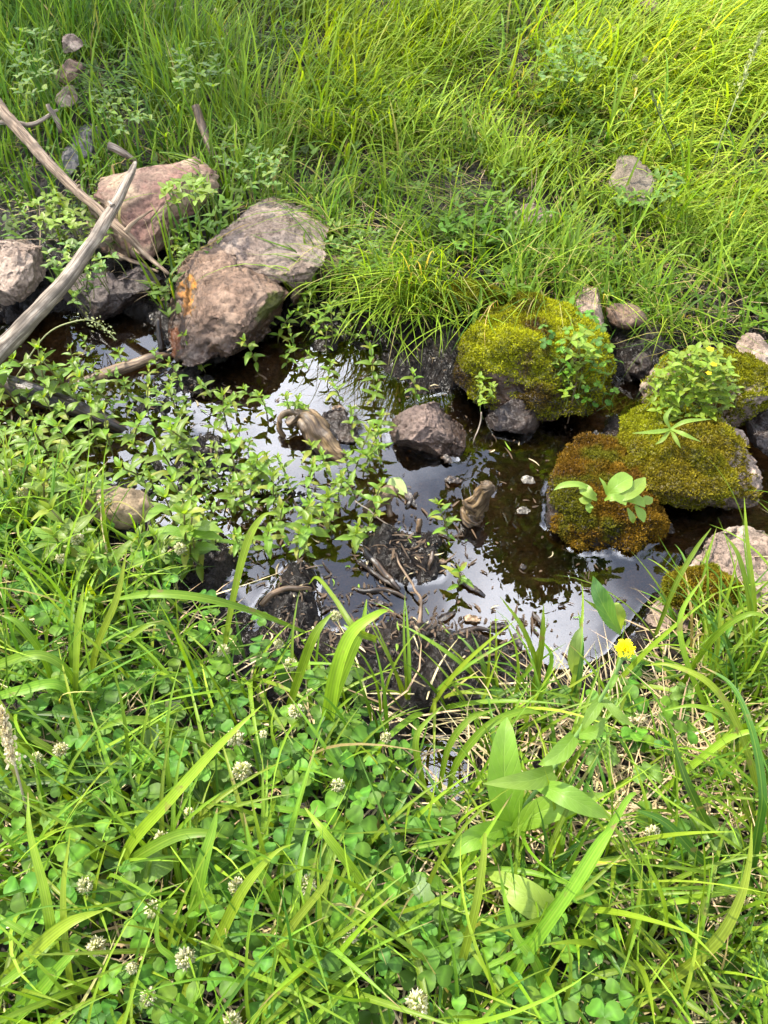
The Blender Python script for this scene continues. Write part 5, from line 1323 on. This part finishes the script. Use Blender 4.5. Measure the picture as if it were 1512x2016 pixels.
def heroes():
    WG = (0.135, 0.245, 0.026); WY = (0.21, 0.31, 0.04)
    base = atg(945, 1720, 0.0)
    t = thing('yellow_flowered_weed', 'tall weed with clasping arrow leaves and one yellow flower over the pool edge', 'plant', base)
    SP = [(945, 1720, float(base[2]), 9), (1010, 1620, .17, 9), (1090, 1510, .24, 9), (1140, 1440, .30, 8), (1180, 1380, .35, 8), (1212, 1325, .40, 8), (1228, 1285, .43, 9)]
    W_, R_ = pts(SP); V, a, b, G = tube(W_, R_, 8, 6, .06, 2)
    link('stem', mesh_np('stem', move(V, base), [a, b], M_STEM, True, {'tint': np.tile([[0.15, 0.24, 0.06]], (len(V), 1)), 'grain': G}), t)
    LV = [[(1010, 1640, .16, 20), (995, 1560, .22, 70), (992, 1490, .26, 58), (995, 1440, .28, 34), (998, 1412, .28, 2)],
          [(1012, 1625, .17, 14), (965, 1640, .2, 44), (925, 1655, .22, 40), (895, 1680, .21, 14), (882, 1688, .2, 1)],
          [(1010, 1635, .17, 16), (1060, 1600, .21, 50), (1120, 1580, .24, 44), (1160, 1570, .25, 20), (1195, 1562, .25, 2)],
          [(1090, 1520, .24, 30), (1050, 1535, .27, 38), (1000, 1540, .28, 24), (950, 1543, .28, 1)],
          [(1060, 1545, .24, 20), (1110, 1565, .27, 44), (1160, 1590, .26, 34), (1205, 1612, .24, 1)],
          [(1130, 1450, .30, 24), (1105, 1480, .31, 36), (1075, 1500, .31, 16), (1060, 1505, .3, 1)],
          [(1140, 1445, .30, 18), (1170, 1440, .32, 28), (1185, 1425, .33, 12), (1190, 1412, .33, 1)],
          [(1185, 1375, .35, 18), (1165, 1405, .35, 24), (1150, 1430, .34, 10), (1145, 1440, .33, 1)],
          [(1185, 1375, .35, 14), (1215, 1405, .35, 18), (1240, 1425, .34, 8), (1252, 1432, .34, 1)],
          [(1215, 1325, .40, 10), (1205, 1345, .4, 10), (1200, 1365, .39, 1)]]
    for i, P in enumerate(LV): traced_leaf(t, base, P, WG if i > 2 else (0.17, 0.29, 0.022), (0.18, .29, .035))
    fb = at(1230, 1278, .435); rn = np.random.default_rng(2); Vs, Fs, Cs = [], [], []; o = 0
    for i in range(90):
        ph = math.acos(1 - 1.1 * (i + .5) / 90); th = i * 2.4; d = np.array([math.sin(ph) * math.cos(th), math.sin(ph) * math.sin(th), math.cos(ph)]); d = d + np.array([0, -.3, 0]); d /= np.linalg.norm(d)
        s = np.cross(d, rn.normal(0, 1, 3)); s /= np.linalg.norm(s); l = .0115 * rn.uniform(.8, 1.1)
        Vs += [d * .002 - s * .001, d * .002 + s * .001, d * l + s * .0016, d * l - s * .0016]; Fs.append((o, o + 1, o + 2, o + 3)); o += 4; Cs += [[.6, .5, .02]] * 2 + [[.85, .78, .03]] * 2
    link('flower_head', mesh_np('flower_head', np.array(Vs) + fb - base, np.array(Fs), M_PETAL, False, {'tint': np.array(Cs)}), t)
    W_, R_ = pts([(1229, 1298, .425, 8), (1230, 1290, .43, 26), (1231, 1280, .435, 28)]); V, a, b, G = tube(W_, R_, 10, 4, .1, 4)
    link('calyx', mesh_np('calyx', move(V, base), [a, b], M_STEM, True, {'tint': np.tile([[0.17, 0.25, 0.05]], (len(V), 1)), 'grain': G}), t)

    def plant(name, label, bx, by, leaves, cat='plant', mat=None, serr=0, stems=True, n=8):
        base = atg(bx, by, 0.0); t = thing(name, label, cat, base)
        for P, c, tp in leaves:
            traced_leaf(t, base, P, c, tp, mat=mat, serr=serr, n=n)
            if stems:
                q = P[0]; e = atg(bx, by, 0.002); pp = proj(e); S = [(float(pp[0]), float(pp[1]), float(e[2]), 5), ((pp[0] + q[0]) / 2, (pp[1] + q[1]) / 2, (e[2] + q[2]) / 2 + .01, 5), (q[0], q[1], q[2], 4)]
                W_, R_ = pts(S); V, a, b, G = tube(W_, R_, 6, 4, .05, 1); link('stalk', mesh_np('stalk', move(V, base), [a, b], M_STEM, True, {'tint': np.tile([[0.14, 0.2, 0.06]], (len(V), 1)), 'grain': G}), t)
        return t
    plant('dock_plant', 'low plant with one long yellow green leaf pierced by black holes', 1085, 1800,
          [([(1120, 1822, .14, 14), (1085, 1800, .18, 52), (1035, 1765, .2, 62), (990, 1735, .19, 36), (958, 1718, .17, 2)], (0.22, 0.32, 0.045), (0.25, .36, .05)),
           ([(1065, 1775, .12, 12), (1090, 1755, .14, 30), (1130, 1730, .15, 24), (1165, 1705, .15, 2)], (0.2, 0.3, 0.05), None)], mat=M_SPOT)
    plant('yellowing_dock', 'yellowing broad leaf with brown holes beside the strawberry leaf', 930, 1850,
          [([(1000, 1812, .11, 10), (960, 1825, .13, 44), (925, 1845, .13, 44), (925, 1870, .12, 6)], (0.34, 0.38, 0.05), (0.38, .40, .05)),
           ([(930, 1835, .11, 12), (905, 1825, .12, 40), (888, 1812, .12, 34), (878, 1800, .12, 4)], (0.42, 0.36, 0.04), (0.36, .36, .04))], mat=M_SPOT)
    sg = (0.13, 0.22, 0.06)
    plant('strawberry_plant', 'three part toothed strawberry leaf left of the black holed leaf', 826, 1812,
          [([(826, 1812, .16, 8), (835, 1780, .18, 42), (818, 1745, .18, 46), (805, 1722, .17, 14), (800, 1716, .17, 1)], sg, sg), ([(828, 1812, .16, 8), (850, 1800, .17, 46), (872, 1788, .17, 48), (884, 1770, .16, 20), (890, 1765, .16, 1)], sg, sg),
           ([(825, 1812, .16, 8), (805, 1808, .17, 44), (785, 1822, .16, 44), (772, 1838, .15, 18), (768, 1842, .15, 1)], sg, sg)], serr=.10, n=5)
    sg2 = (0.12, 0.20, 0.055)
    plant('strawberry_plant', 'toothed strawberry leaves below the yellowing leaf', 920, 1900,
          [([(920, 1900, .12, 8), (925, 1880, .15, 36), (922, 1858, .15, 30), (920, 1848, .14, 1)], sg2, sg2), ([(918, 1900, .12, 8), (895, 1895, .15, 34), (878, 1885, .15, 24), (870, 1878, .14, 1)], sg2, sg2),
           ([(922, 1905, .12, 8), (945, 1910, .14, 38), (972, 1905, .14, 26), (985, 1900, .13, 1)], sg2, sg2)], serr=.10, n=5)
    plant('strawberry_plant', 'toothed strawberry leaf trio at the very bottom', 1200, 1985,
          [([(1200, 1985, .11, 8), (1198, 1962, .13, 40), (1202, 1940, .13, 24), (1204, 1932, .13, 1)], sg2, sg2), ([(1198, 1988, .11, 8), (1165, 1985, .13, 40), (1140, 1978, .13, 1)], sg2, sg2), ([(1203, 1988, .11, 8), (1230, 1995, .13, 36), (1260, 2000, .13, 1)], sg2, sg2)], serr=.10, n=5)
    gy = (0.13, 0.19, 0.08)
    plant('felted_leaf', 'grey green felted leaf standing in clover under a bright blade', 290, 1500, [([(288, 1508, .1, 10), (288, 1480, .14, 32), (300, 1450, .17, 34), (308, 1430, .18, 8), (310, 1424, .18, 1)], gy, gy)])
    plant('felted_leaf', 'grey green felted leaf lying by the long lying blade', 290, 1570, [([(278, 1578, .1, 4), (300, 1545, .13, 34), (325, 1520, .15, 34), (338, 1503, .15, 2)], gy, gy)])
    plant('felted_leaf', 'drooping grey green leaf pointing down in the left shade', 165, 1560, [([(150, 1535, .14, 10), (170, 1570, .15, 34), (190, 1605, .13, 38), (200, 1635, .11, 2)], gy, gy)])
    plant('felted_leaf', 'pale felted leaf above the bright arching blade', 335, 1400, [([(320, 1405, .1, 10), (335, 1398, .13, 40), (352, 1382, .14, 8), (356, 1378, .14, 1)], (0.24, .26, .14), (0.24, .26, .14))])
    plant('broad_leaf', 'wide soft green leaf under the bent bright blades', 250, 1730, [([(232, 1725, .13, 10), (270, 1712, .17, 54), (320, 1695, .17, 52), (355, 1680, .15, 2)], (0.13, .25, .035), (0.17, .29, .04))])
    plant('broad_leaf', 'dark wide leaf at the left edge among clover', 20, 1560, [([(-30, 1540, .14, 30), (0, 1550, .15, 54), (40, 1560, .14, 36), (65, 1570, .13, 2)], (0.08, .16, .03), (0.09, .18, .03))])
    plant('broad_leaf', 'long pointed leaf slanting through the clover', 560, 1690, [([(545, 1705, .12, 8), (560, 1665, .15, 32), (590, 1635, .16, 34), (615, 1610, .16, 2)], (0.13, .24, .05), (0.15, .27, .06))])
    plant('broad_leaf', 'dark arrow shaped leaf right of the clover below the strawberry', 700, 1860, [([(650, 1865, .13, 14), (690, 1868, .14, 34), (720, 1862, .14, 18), (745, 1858, .13, 1)], (0.07, .16, .035), (0.08, .18, .04))])
    pg = (0.10, 0.21, 0.05)
    plant('plantain', 'round smooth plantain leaves near the bottom', 300, 1950, [([(300, 1955, .11, 10), (302, 1935, .14, 50), (305, 1910, .15, 48), (306, 1896, .15, 10), (306, 1892, .15, 1)], pg, pg), ([(300, 1960, .11, 10), (285, 1975, .13, 46), (262, 1982, .12, 30), (255, 1985, .12, 2)], (.09, .17, .05), None)])
    plant('spear_leaf', 'dark pointed leaf standing at the pool edge behind the flower', 1205, 1245, [([(1222, 1248, .12, 10), (1200, 1215, .2, 42), (1180, 1175, .25, 38), (1170, 1145, .27, 14), (1167, 1134, .28, 1)], (0.085, .19, .04), (0.10, .22, .05))], stems=False)
    plant('spear_leaf', 'small pale leaf behind the dark pointed leaf', 1218, 1240, [([(1222, 1240, .12, 6), (1222, 1215, .16, 22), (1215, 1192, .18, 14), (1212, 1186, .18, 1)], (0.24, .33, .05), None)], stems=False)
    plant('spear_leaf', 'narrow pale leaf standing upright left of the flower', 1130, 1330, [([(1132, 1335, .08, 5), (1128, 1300, .13, 24), (1134, 1260, .17, 20), (1145, 1232, .19, 1)], (0.20, .27, .08), None)], stems=False)
    # lobed leaves
    lb = (0.15, 0.25, 0.045)
    for (cx, cy, s, lab) in ((1375, 1640, 1.25, 'lobed crowfoot leaf left of the tall dark blade'), (1430, 1655, .9, 'smaller lobed leaf behind the tall dark blade'), (1350, 1690, .8, 'lobed leaf lowest of the crowfoot patch'), (1240, 1392, .85, 'round lobed leaf beside the flower stem'),
                             (1185, 1490, .9, 'lobed leaf in the straw below the flower stem'), (1165, 1430, .75, 'lobed leaf behind the flower stem'), (1275, 1525, .8, 'yellow green lobed leaf in the straw patch'), (1345, 1365, .7, 'lobed leaf near the right shore grass')):
        base = atg(cx, cy + 20, 0.0); t = thing('crowfoot_leaf', lab, 'plant', base, 'lobed leaves of the right bank'); z = float(base[2]) + .05
        for q in range(5):
            a = -0.35 + q * 0.96 + .1; dx, dy = math.cos(a) * 34 * s, -math.sin(a) * 27 * s
            traced_leaf(t, base, [(cx, cy, z, 6), (cx + dx * .4, cy + dy * .4, z + .01, 18 * s), (cx + dx * .8, cy + dy * .8, z + .012, 26 * s), (cx + dx * 1.1, cy + dy * 1.1, z + .008, 10 * s), (cx + dx * 1.2, cy + dy * 1.2, z + .006, 1)], lb, lb, serr=.14, n=4, nc=2, name='lobe')
    # rosette on the rust moss rock
    base = at(1190, 985, .12); t = thing('leafy_rosette', 'pale green spoon leaved rosette growing on the rust moss rock', 'plant', base); rg = (0.19, 0.29, 0.035)
    for P in ([(1175, 985, .125, 5), (1160, 972, .14, 22), (1148, 963, .14, 24), (1140, 960, .14, 3)], [(1195, 975, .125, 5), (1212, 958, .145, 34), (1232, 945, .15, 36), (1245, 940, .15, 4)], [(1200, 985, .125, 5), (1235, 975, .14, 22), (1258, 955, .14, 26), (1270, 940, .14, 3)],
              [(1175, 975, .125, 4), (1145, 955, .15, 12), (1110, 955, .15, 12), (1090, 965, .14, 1)], [(1190, 985, .125, 4), (1205, 978, .14, 12), (1225, 985, .135, 18), (1232, 995, .13, 2)], [(1165, 985, .125, 4), (1150, 985, .13, 18), (1140, 982, .13, 2)],
              [(1160, 990, .12, 4), (1160, 1000, .12, 16), (1162, 1010, .11, 2)], [(1230, 985, .12, 4), (1255, 985, .12, 22), (1270, 998, .11, 3)], [(1255, 990, .11, 4), (1275, 985, .11, 20), (1285, 980, .11, 2)], [(1250, 995, .11, 4), (1262, 1012, .1, 20), (1268, 1028, .09, 3)],
              [(1195, 975, .125, 4), (1190, 955, .14, 8), (1180, 940, .15, 1)], [(1235, 1000, .11, 4), (1245, 1020, .10, 14), (1247, 1030, .09, 2)]):
        traced_leaf(t, base, P, rg, (0.22, .33, .045), n=5, fold=.2, nc=2)
    base = at(1320, 840, .15); t = thing('narrow_leaved_sprig', 'star of narrow pale leaves on the long mossy rock', 'plant', base)
    for P in ([(1320, 845, .15, 4), (1295, 850, .16, 10), (1245, 853, .16, 1)], [(1320, 845, .15, 4), (1330, 865, .15, 9), (1340, 882, .14, 1)], [(1320, 845, .15, 4), (1345, 855, .16, 10), (1380, 870, .15, 1)], [(1320, 845, .15, 4), (1305, 865, .15, 8), (1290, 875, .14, 1)],
              [(1320, 845, .15, 4), (1310, 822, .17, 10), (1325, 800, .18, 1)], [(1320, 845, .15, 4), (1350, 830, .17, 9), (1400, 825, .17, 1)]):
        traced_leaf(t, base, P, rg, rg, n=5, fold=.3, nc=1)
    # floating round leaf
    base = at(785, 957, .004); t = thing('floating_leaf', 'pale green round leaf floating by the broken root', 'leaf', base)
    traced_leaf(t, base, [(800, 975, .006, 6), (788, 962, .008, 26), (775, 950, .01, 30), (768, 942, .012, 4)], (0.28, .38, .10), (.34, .42, .14), n=6)
    traced_leaf(t, base, [(775, 955, .006, 4), (765, 962, .008, 10), (758, 968, .01, 2)], (0.28, .38, .10), None, n=5)
    return


heroes()


# ------------------------------------------------------------------ floating litter
def litter():
    L = [('curled dark leaf floating left of the cloud reflection', 880, 1212, 40, 16, -.5), ('tan bark flake floating beside the curled dark leaf', 930, 1218, 34, 17, .2), ('long dark husk floating above the bark flake', 932, 1158, 56, 14, .55),
         ('dark pod floating just below the middle mud hump', 905, 1130, 30, 12, .8), ('curled husk floating lowest by the near right shore', 1020, 1262, 30, 22, 1.1), ('small black flake floating near the lowest husk', 980, 1232, 44, 13, -.1),
         ('dark slim floating husk near the right shore', 1060, 1222, 46, 10, 1.0), ('tiny brown flake right of the middle mud hump', 872, 1105, 16, 12, 0), ('tiny dark flake in open water below the root stub', 1030, 1115, 14, 10, .3),
         ('crumpled dark leaf floating behind the knobby root', 893, 945, 34, 18, .1), ('crumpled leaf floating before the reddish lava rock', 880, 905, 26, 18, .6), ('pale crumpled leaf in the brown shaded water', 1040, 945, 30, 20, .3),
         ('pale flake below the crumpled leaf in brown water', 1030, 1005, 26, 18, 0), ('dark folded husk left of the root stub', 808, 982, 40, 16, 1.0), ('small flake near the right rocks', 1320, 1040, 10, 28, 0),
         ('small dark flake left in the lower pool', 700, 1230, 28, 12, .3), ('thin husk floating below the stick', 745, 1185, 40, 10, .2), ('dark flake at the pool edge by the rust rock', 1140, 905, 20, 12, .4),
         ('brown oval leaf floating in the upper bright water', 667, 803, 26, 16, .2), ('dark flake near the near mud hump', 640, 1200, 22, 12, -.4), ('black speck of bark in the cloud reflection', 1105, 1190, 12, 8, 0),
         ('shiny wet flake before the big mossy dome', 1172, 858, 18, 26, .2)]
    for k, (lb, x, y, w, h, rot) in enumerate(L):
        h *= .72
        rn = np.random.default_rng(k); dx, dy = math.cos(rot) * w / 2, math.sin(rot) * w / 2
        base = at(x, y, .004); pale = 'pale' in lb or 'shiny' in lb; tan = 'tan' in lb or 'brown' in lb
        c = (0.16, .14, .10) if pale else ((0.26, .16, .08) if tan else (0.06, .042, .028))
        V, F, C, U = ribbon([(x - dx, y - dy, .004, 2), (x - dx * .5, y - dy * .5, .007, h), (x + dx * .4, y + dy * .4, .006, h * .95), (x + dx, y + dy, .004, 2)], None, c, n=6, nc=3, fold=rn.uniform(.15, .5))
        V = V + 0.003 * fbm(V * 160, 2, k)[:, None] * np.array([0, 0, 1]) + 0.003 * np.stack([fbm(V * 150 + 9, 2, k + 3), fbm(V * 150 + 19, 2, k + 5), 0 * V[:, 0]], -1)
        lo = V - np.array([0, 0, .0018]); m = len(V)
        V2 = np.vstack([V, lo]); F2 = np.vstack([F, F[:, ::-1] + m])
        o = link('leaf_litter', mesh_np('leaf_litter', move(V2, base), F2, W_LIT[1 if pale else (2 if tan else 0)], True, {'grain': np.vstack([move(V, base)] * 2)}), None, tuple(base), label=lb, category='leaf litter', group='bits floating on the pool')


W_LIT = [W_WET, wood_mat('pale_dead_leaf', (0.05, .04, .03), (.12, .10, .075), (.30, .27, .22), .3), wood_mat('tan_bark', (0.12, .07, .03), (.27, .17, .09), (.42, .30, .18), .35)]
litter()


def fine_debris():
    r = np.random.default_rng(66); cx, cy = [], []
    for (x, y, rx, ry, n) in ((805, 1095, 120, 90, 230), (575, 1190, 80, 95, 110), (900, 1250, 230, 45, 200), (700, 1270, 200, 30, 160), (470, 1040, 130, 80, 160), (860, 740, 100, 60, 90), (560, 980, 150, 60, 130), (430, 780, 120, 60, 130), (1000, 900, 300, 130, 70), (1150, 1150, 130, 90, 40), (150, 780, 200, 90, 120), (700, 1200, 90, 40, 50)):
        cx.append(r.normal(x, rx * .62, n)); cy.append(r.normal(y, ry * .62, n))
    P = at(np.concatenate(cx), np.concatenate(cy), 0.0); n = len(P); P[:, 2] = np.maximum(hq(P[:, 0], P[:, 1]) + .004, .0025); ok = ~in_rock(P[:, 0], P[:, 1], 1.0); P = P[ok]; n = len(P)
    c = np.array([[.07, .045, .025]]) * r.uniform(.25, 1.6, (n, 1)); pale = r.uniform(0, 1, n) < .06; c[pale] = np.array([.42, .34, .2]) * r.uniform(.5, 1.1, (pale.sum(), 1)); gr = r.uniform(0, 1, n) < .06; c[gr] = np.array([.15, .25, .02])
    L = r.exponential(.010, n) + .005; L = np.minimum(L, .06); V, F, C = blades(P, r.uniform(0, 6.28, n), L, r.uniform(.0015, .0055, n), np.full(n, 1.5), r.uniform(-.4, .3, n), c, c * 1.1, 4, twist=r.normal(0, .9, n), lift=.003)
    link('pool_debris', mesh_np('pool_debris', V, F, M_STRAW, True, {'tint': C}), None, kind='stuff', label='specks of dead plant bits scattered over mud and water')


fine_debris()


# ------------------------------------------------------------------ small leaved bushy plants on rocks
SMALL = [leaf_mesh('small_leaf', (0.16, 0.24, 0.014), (0.21, 0.29, 0.02), L=1.0, W=w_, nl=4, fold=.3, droop=d_, kind='ovate', seed=i, nc=1) for i, (w_, d_) in enumerate([(.55, .4), (.6, .7), (.5, .2)])]


SMALLD = [leaf_mesh('small_leaf', (0.085, 0.165, 0.012), (0.11, 0.20, 0.016), L=1.0, W=w_, nl=4, fold=.3, droop=d_, kind='ovate', seed=i, nc=1) for i, (w_, d_) in enumerate([(.5, .4), (.6, .7), (.42, .2)])]


def bushy(label, region, n, zf, size, seed, flowers_=(), name='leafy_herb', spread=0.6):
    r = random.Random(seed); P = poisson(region, n, 9, r); c = np.mean(np.array(region), 0); base = at(c[0], c[1], zf(c[0], c[1]) - .04)
    t = thing(name, label, 'plant', base); tubes = []
    for x, y in P:
        g = at(x, y, zf(x, y) + r.uniform(0, .03)); b = g + np.array([r.uniform(-.02, .02), r.uniform(0, .03), -.05])
        tubes.append(tube(np.array([b, (b + g) / 2 + np.array([r.uniform(-.005, .005), 0, .004]), g]), np.array([.0012, .001, .0008]), 4, 2, .05, 1))
        a0 = r.uniform(0, 6.28)
        for q in range(3):
            a = a0 + q * 2.2; el = r.uniform(.0, .8)
            put(t, r.choice(SMALLD if seed in (7, 9, 10, 11, 12, 13, 6) and r.random() < .75 else SMALL), Vector(g - base), (math.cos(a) * math.cos(el), math.sin(a) * math.cos(el), math.sin(el)), sc=size * r.uniform(.7, 1.2))
    V, Fs, G = merge_tubes(tubes); link('stems', mesh_np('stem', move(V, base), Fs, M_STEM, True, {'tint': np.tile([[.16, .2, .05]], (len(V), 1)), 'grain': G}), t, kind='stuff').name = 'stem'
    for (x, y, s) in flowers_:
        g = at(x, y, zf(x, y) + .04); Vs, Fs, Cs = [], [], []
        for q in range(5):
            V, F, U = leaf_geom(L=.011 * s, W=.009 * s, nl=3, fold=.2, droop=-.4, kind='ovate', nc=1); a = q * 1.257; ca, sa = math.cos(a), math.sin(a)
            V = np.stack([V[:, 0] * ca - V[:, 1] * sa, V[:, 0] * sa + V[:, 1] * ca, V[:, 2]], 1); Vs.append(V + g - base); Fs.append(F + q * len(V)); Cs.append(np.tile([[.8, .6, .02]], (len(V), 1)))
        link('flower', mesh_np('flower', np.vstack(Vs), np.vstack(Fs), M_PETAL, True, {'tint': np.vstack(Cs)}), t)
    return t


bushy('bushy pale leaved herb with small yellow flowers on the back mossy rock', [(1290, 740), (1340, 690), (1400, 675), (1440, 710), (1450, 780), (1400, 840), (1330, 830), (1275, 800)], 135, lambda x, y: .20 - .10 * sstep(700, 830, y), .019, 1, ((1398, 688, .8), (1405, 718, .7), (1395, 735, .6)))
bushy('loose sprigs of small leaves at the foot of the mossy dome', [(920, 730), (960, 720), (975, 770), (950, 800), (920, 760)], 13, lambda x, y: .07, .015, 2)
bushy('upright fresh leaves on the right shoulder of the mossy dome', [(1110, 670), (1150, 650), (1170, 700), (1130, 740)], 12, lambda x, y: .18 - .08 * sstep(660, 760, y), .024, 3)
bushy('pale sprig growing on the saddle of the pink boulder', [(320, 370), (360, 350), (410, 355), (425, 385), (380, 400), (330, 405)], 22, lambda x, y: .25, .028, 4)
bushy('herb with round leaves by the crossing of the branches', [(60, 390), (160, 370), (190, 410), (150, 450), (70, 440)], 32, lambda x, y: .17, .024, 5)
bushy('trailing herb hanging over the dark rocks under the bleached branch', [(80, 500), (130, 470), (200, 480), (225, 510), (190, 560), (170, 620), (110, 560)], 38, lambda x, y: .19 - .12 * sstep(500, 620, y), .022, 6)
bushy('low herb at the corner behind the pale boulder', [(640, 440), (700, 430), (760, 470), (740, 530), (660, 520)], 34, lambda x, y: .12, .02, 7)
bushy('tiny leaved herb right of the hanging clover', [(1090, 700), (1140, 690), (1150, 770), (1110, 790)], 18, lambda x, y: .12 - .05 * sstep(700, 790, y), .014, 8)
bushy('light leaved herb in the far grass above the pale boulder', [(440, 250), (560, 290), (590, 360), (480, 370), (430, 310)], 40, lambda x, y: .19, .022, 9)
bushy('leafy herb hidden in the upper middle grass', [(1060, 90), (1150, 60), (1200, 120), (1130, 170), (1050, 150)], 46, lambda x, y: .30 + .12 * math.sin(x * .21) * math.cos(y * .3) * .4, .027, 10)
bushy('dark herb patch between the far stones and the grey slab', [(170, 180), (260, 170), (300, 240), (230, 270)], 40, lambda x, y: .22, .022, 12)
bushy('leafy herb filling the gap between the pink and pale boulders', [(330, 450), (430, 440), (440, 500), (360, 520)], 18, lambda x, y: .12, .024, 13)
bushy('dark leafy herb below the angular far slab', [(1290, 330), (1340, 340), (1330, 400), (1290, 400)], 16, lambda x, y: .22, .024, 11)

bushy('herb tuft overlapping the left foot of the pink boulder', [(165, 420), (215, 430), (230, 480), (180, 470)], 12, lambda x, y: .13, .022, 14)
bushy('herb tuft in front of the angular far slab', [(1205, 375), (1290, 380), (1280, 410), (1210, 405)], 14, lambda x, y: .17, .024, 13)
bushy('leafy weed patch behind the long branch', [(20, 60), (110, 60), (110, 180), (30, 190)], 34, lambda x, y: .30, .026, 12)
bushy('leafy weed patch above the upright brown stick', [(330, 90), (440, 80), (450, 170), (350, 180)], 34, lambda x, y: .29, .026, 12)


# ------------------------------------------------------------------ seed heads
def panicle(label, P, n, seed, spread, col, gsize):
    W_, R_ = pts(P); base = W_[0].copy(); t = thing('grass_seed_head', label, 'grass', base)
    V, a, b, G = tube(W_, R_, 5, 6, .05, 1); link('stem', mesh_np('stem', move(V, base), [a, b], M_STEM, True, {'tint': np.tile([np.array(col) * .8], (len(V), 1)), 'grain': G}), t)
    C = catmull(W_, 20); C = C[len(C) // 2:]; rn = np.random.default_rng(seed); k = rn.integers(0, len(C), n); taper = 1 - 0.75 * k / len(C)
    Pp = C[k] + rn.normal(0, spread, (n, 3)) * taper[:, None] * np.array([1, 1, .7]); T = np.tile((C[-1] - C[0]) / np.linalg.norm(C[-1] - C[0]), (n, 1))
    c = np.array([col]) * rn.uniform(.7, 1.2, (n, 1)); V, F, Cc = tuft_mesh(Pp, T, gsize, gsize * .4, c, c * 1.1, seed, .5)
    link('seeds', mesh_np('seeds', move(V, base), F, M_STRAW, False, {'tint': Cc}), t, kind='stuff').name = 'seed_spike'


panicle('pale tan spiked seed head standing at the left edge', [(60, 1620, .14, 5), (45, 1565, .2, 5), (28, 1500, .26, 5), (12, 1440, .3, 4), (2, 1400, .32, 2)], 420, 1, .0045, (0.55, .47, .30), .007)
panicle('fine drooping seed panicle over the shaded water', [(30, 745, .04, 3), (90, 660, .12, 3), (150, 632, .16, 3), (190, 635, .15, 2), (225, 665, .12, 2)], 110, 2, .012, (0.36, .38, .16), .006)
panicle('thin green seed head rising right in the sunny grass', [(1400, 330, .2, 3), (1432, 240, .32, 3), (1470, 140, .42, 3), (1500, 60, .5, 2)], 120, 3, .006, (0.30, .33, .12), .009)
panicle('slanting seed head in the grass behind the reddish stones', [(1330, 300, .2, 3), (1300, 230, .3, 3), (1282, 180, .36, 2)], 60, 4, .005, (0.16, .2, .06), .008)
panicle('feathery pale seed head lying in the right straw', [(1300, 1400, .12, 3), (1270, 1412, .13, 3), (1240, 1420, .12, 2)], 90, 5, .004, (0.55, .45, .27), .006)


# ------------------------------------------------------------------ trees beyond the frame, mirrored in the pool; the sparse one is added for shade
BARK = wood_mat('tree_bark', (0.05, .04, .03), (.12, .095, .07), (.2, .17, .13))


def tree(label, x, y, hgt, rad, cz, seed, nleaf=9000, leaf=0.10, lean=(0, 0)):
    r = random.Random(seed); rn = np.random.default_rng(seed); z0 = float(height(np.array([x]), np.array([y]))[0]) - .1; base = np.array([x, y, z0])
    t = thing('leafy_tree', label, 'tree', base, 'trees around the pool')
    top = np.array([lean[0], lean[1], hgt * .92])
    V, a, b, G = tube(np.array([[0, 0, 0], [lean[0] * .1, lean[1] * .1, hgt * .3], [lean[0] * .5, lean[1] * .5, hgt * .6], top]), np.array([.17, .13, .08, .02]), 12, 6, .1, seed)
    link('trunk', mesh_np('trunk', V, [a, b], BARK, True, {'grain': G}), t)
    cen = []
    for k in range(26):
        q = 0.38 + 0.6 * k / 26; a_ = k * 2.4; s = np.array([lean[0] * q, lean[1] * q, hgt * q * .92]); l = rad * (1.15 - 0.9 * (q - .38) / .62) * r.uniform(.7, 1.1)
        e = s + np.array([math.cos(a_) * l, math.sin(a_) * l, l * .35]); V, a, b, G = tube(np.array([s, (s + e) / 2 + np.array([0, 0, .1]), e]), np.array([.045, .03, .008]), 7, 4, .1, k)
        link('limb', mesh_np('limb', V, [a, b], BARK, True, {'grain': G}), t)
        for u in (0.45, .65, .85, 1.0): cen.append(s + (e - s) * u + rn.normal(0, .15, 3))
    cen = np.array(cen); k = rn.integers(0, len(cen), nleaf); P = cen[k] + rn.normal(0, 1, (nleaf, 3)) * rad * .13
    nr = rn.normal(0, 1, (nleaf, 3)); nr[:, 2] = np.abs(nr[:, 2]); nr /= np.linalg.norm(nr, axis=1, keepdims=True)
    c = np.array([[.055, .10, .02]]) * rn.uniform(.6, 1.5, (nleaf, 1)); V, F, Cc = tuft_mesh(P, nr, leaf, leaf * .55, c, c, seed, .4)
    link('crown', mesh_np('crown', V, F, M_GRASS, False, {'tint': Cc}), t, kind='stuff')


tree('leafy tree beyond the far bank, its tip mirrored by the root stub', 2.1, 6.2, 7.7, 1.35, 0, 3, 16000)
tree('broad tree further along the far bank, darkening the right water', 5.2, 7.2, 8.4, 2.2, 0, 5, 16000, .13)
tree('unseen sparse tree added off the left side to shade the far grass', -5.4, 5.3, 8.4, 1.9, 0, 11, 1700, .12)  # added out of view, its crown blocks sun over the upper left bank
tree('tree on the far bank beyond the bleached branch', -5.2, 7.0, 7.6, 2.0, 0, 7, 12000, .12)
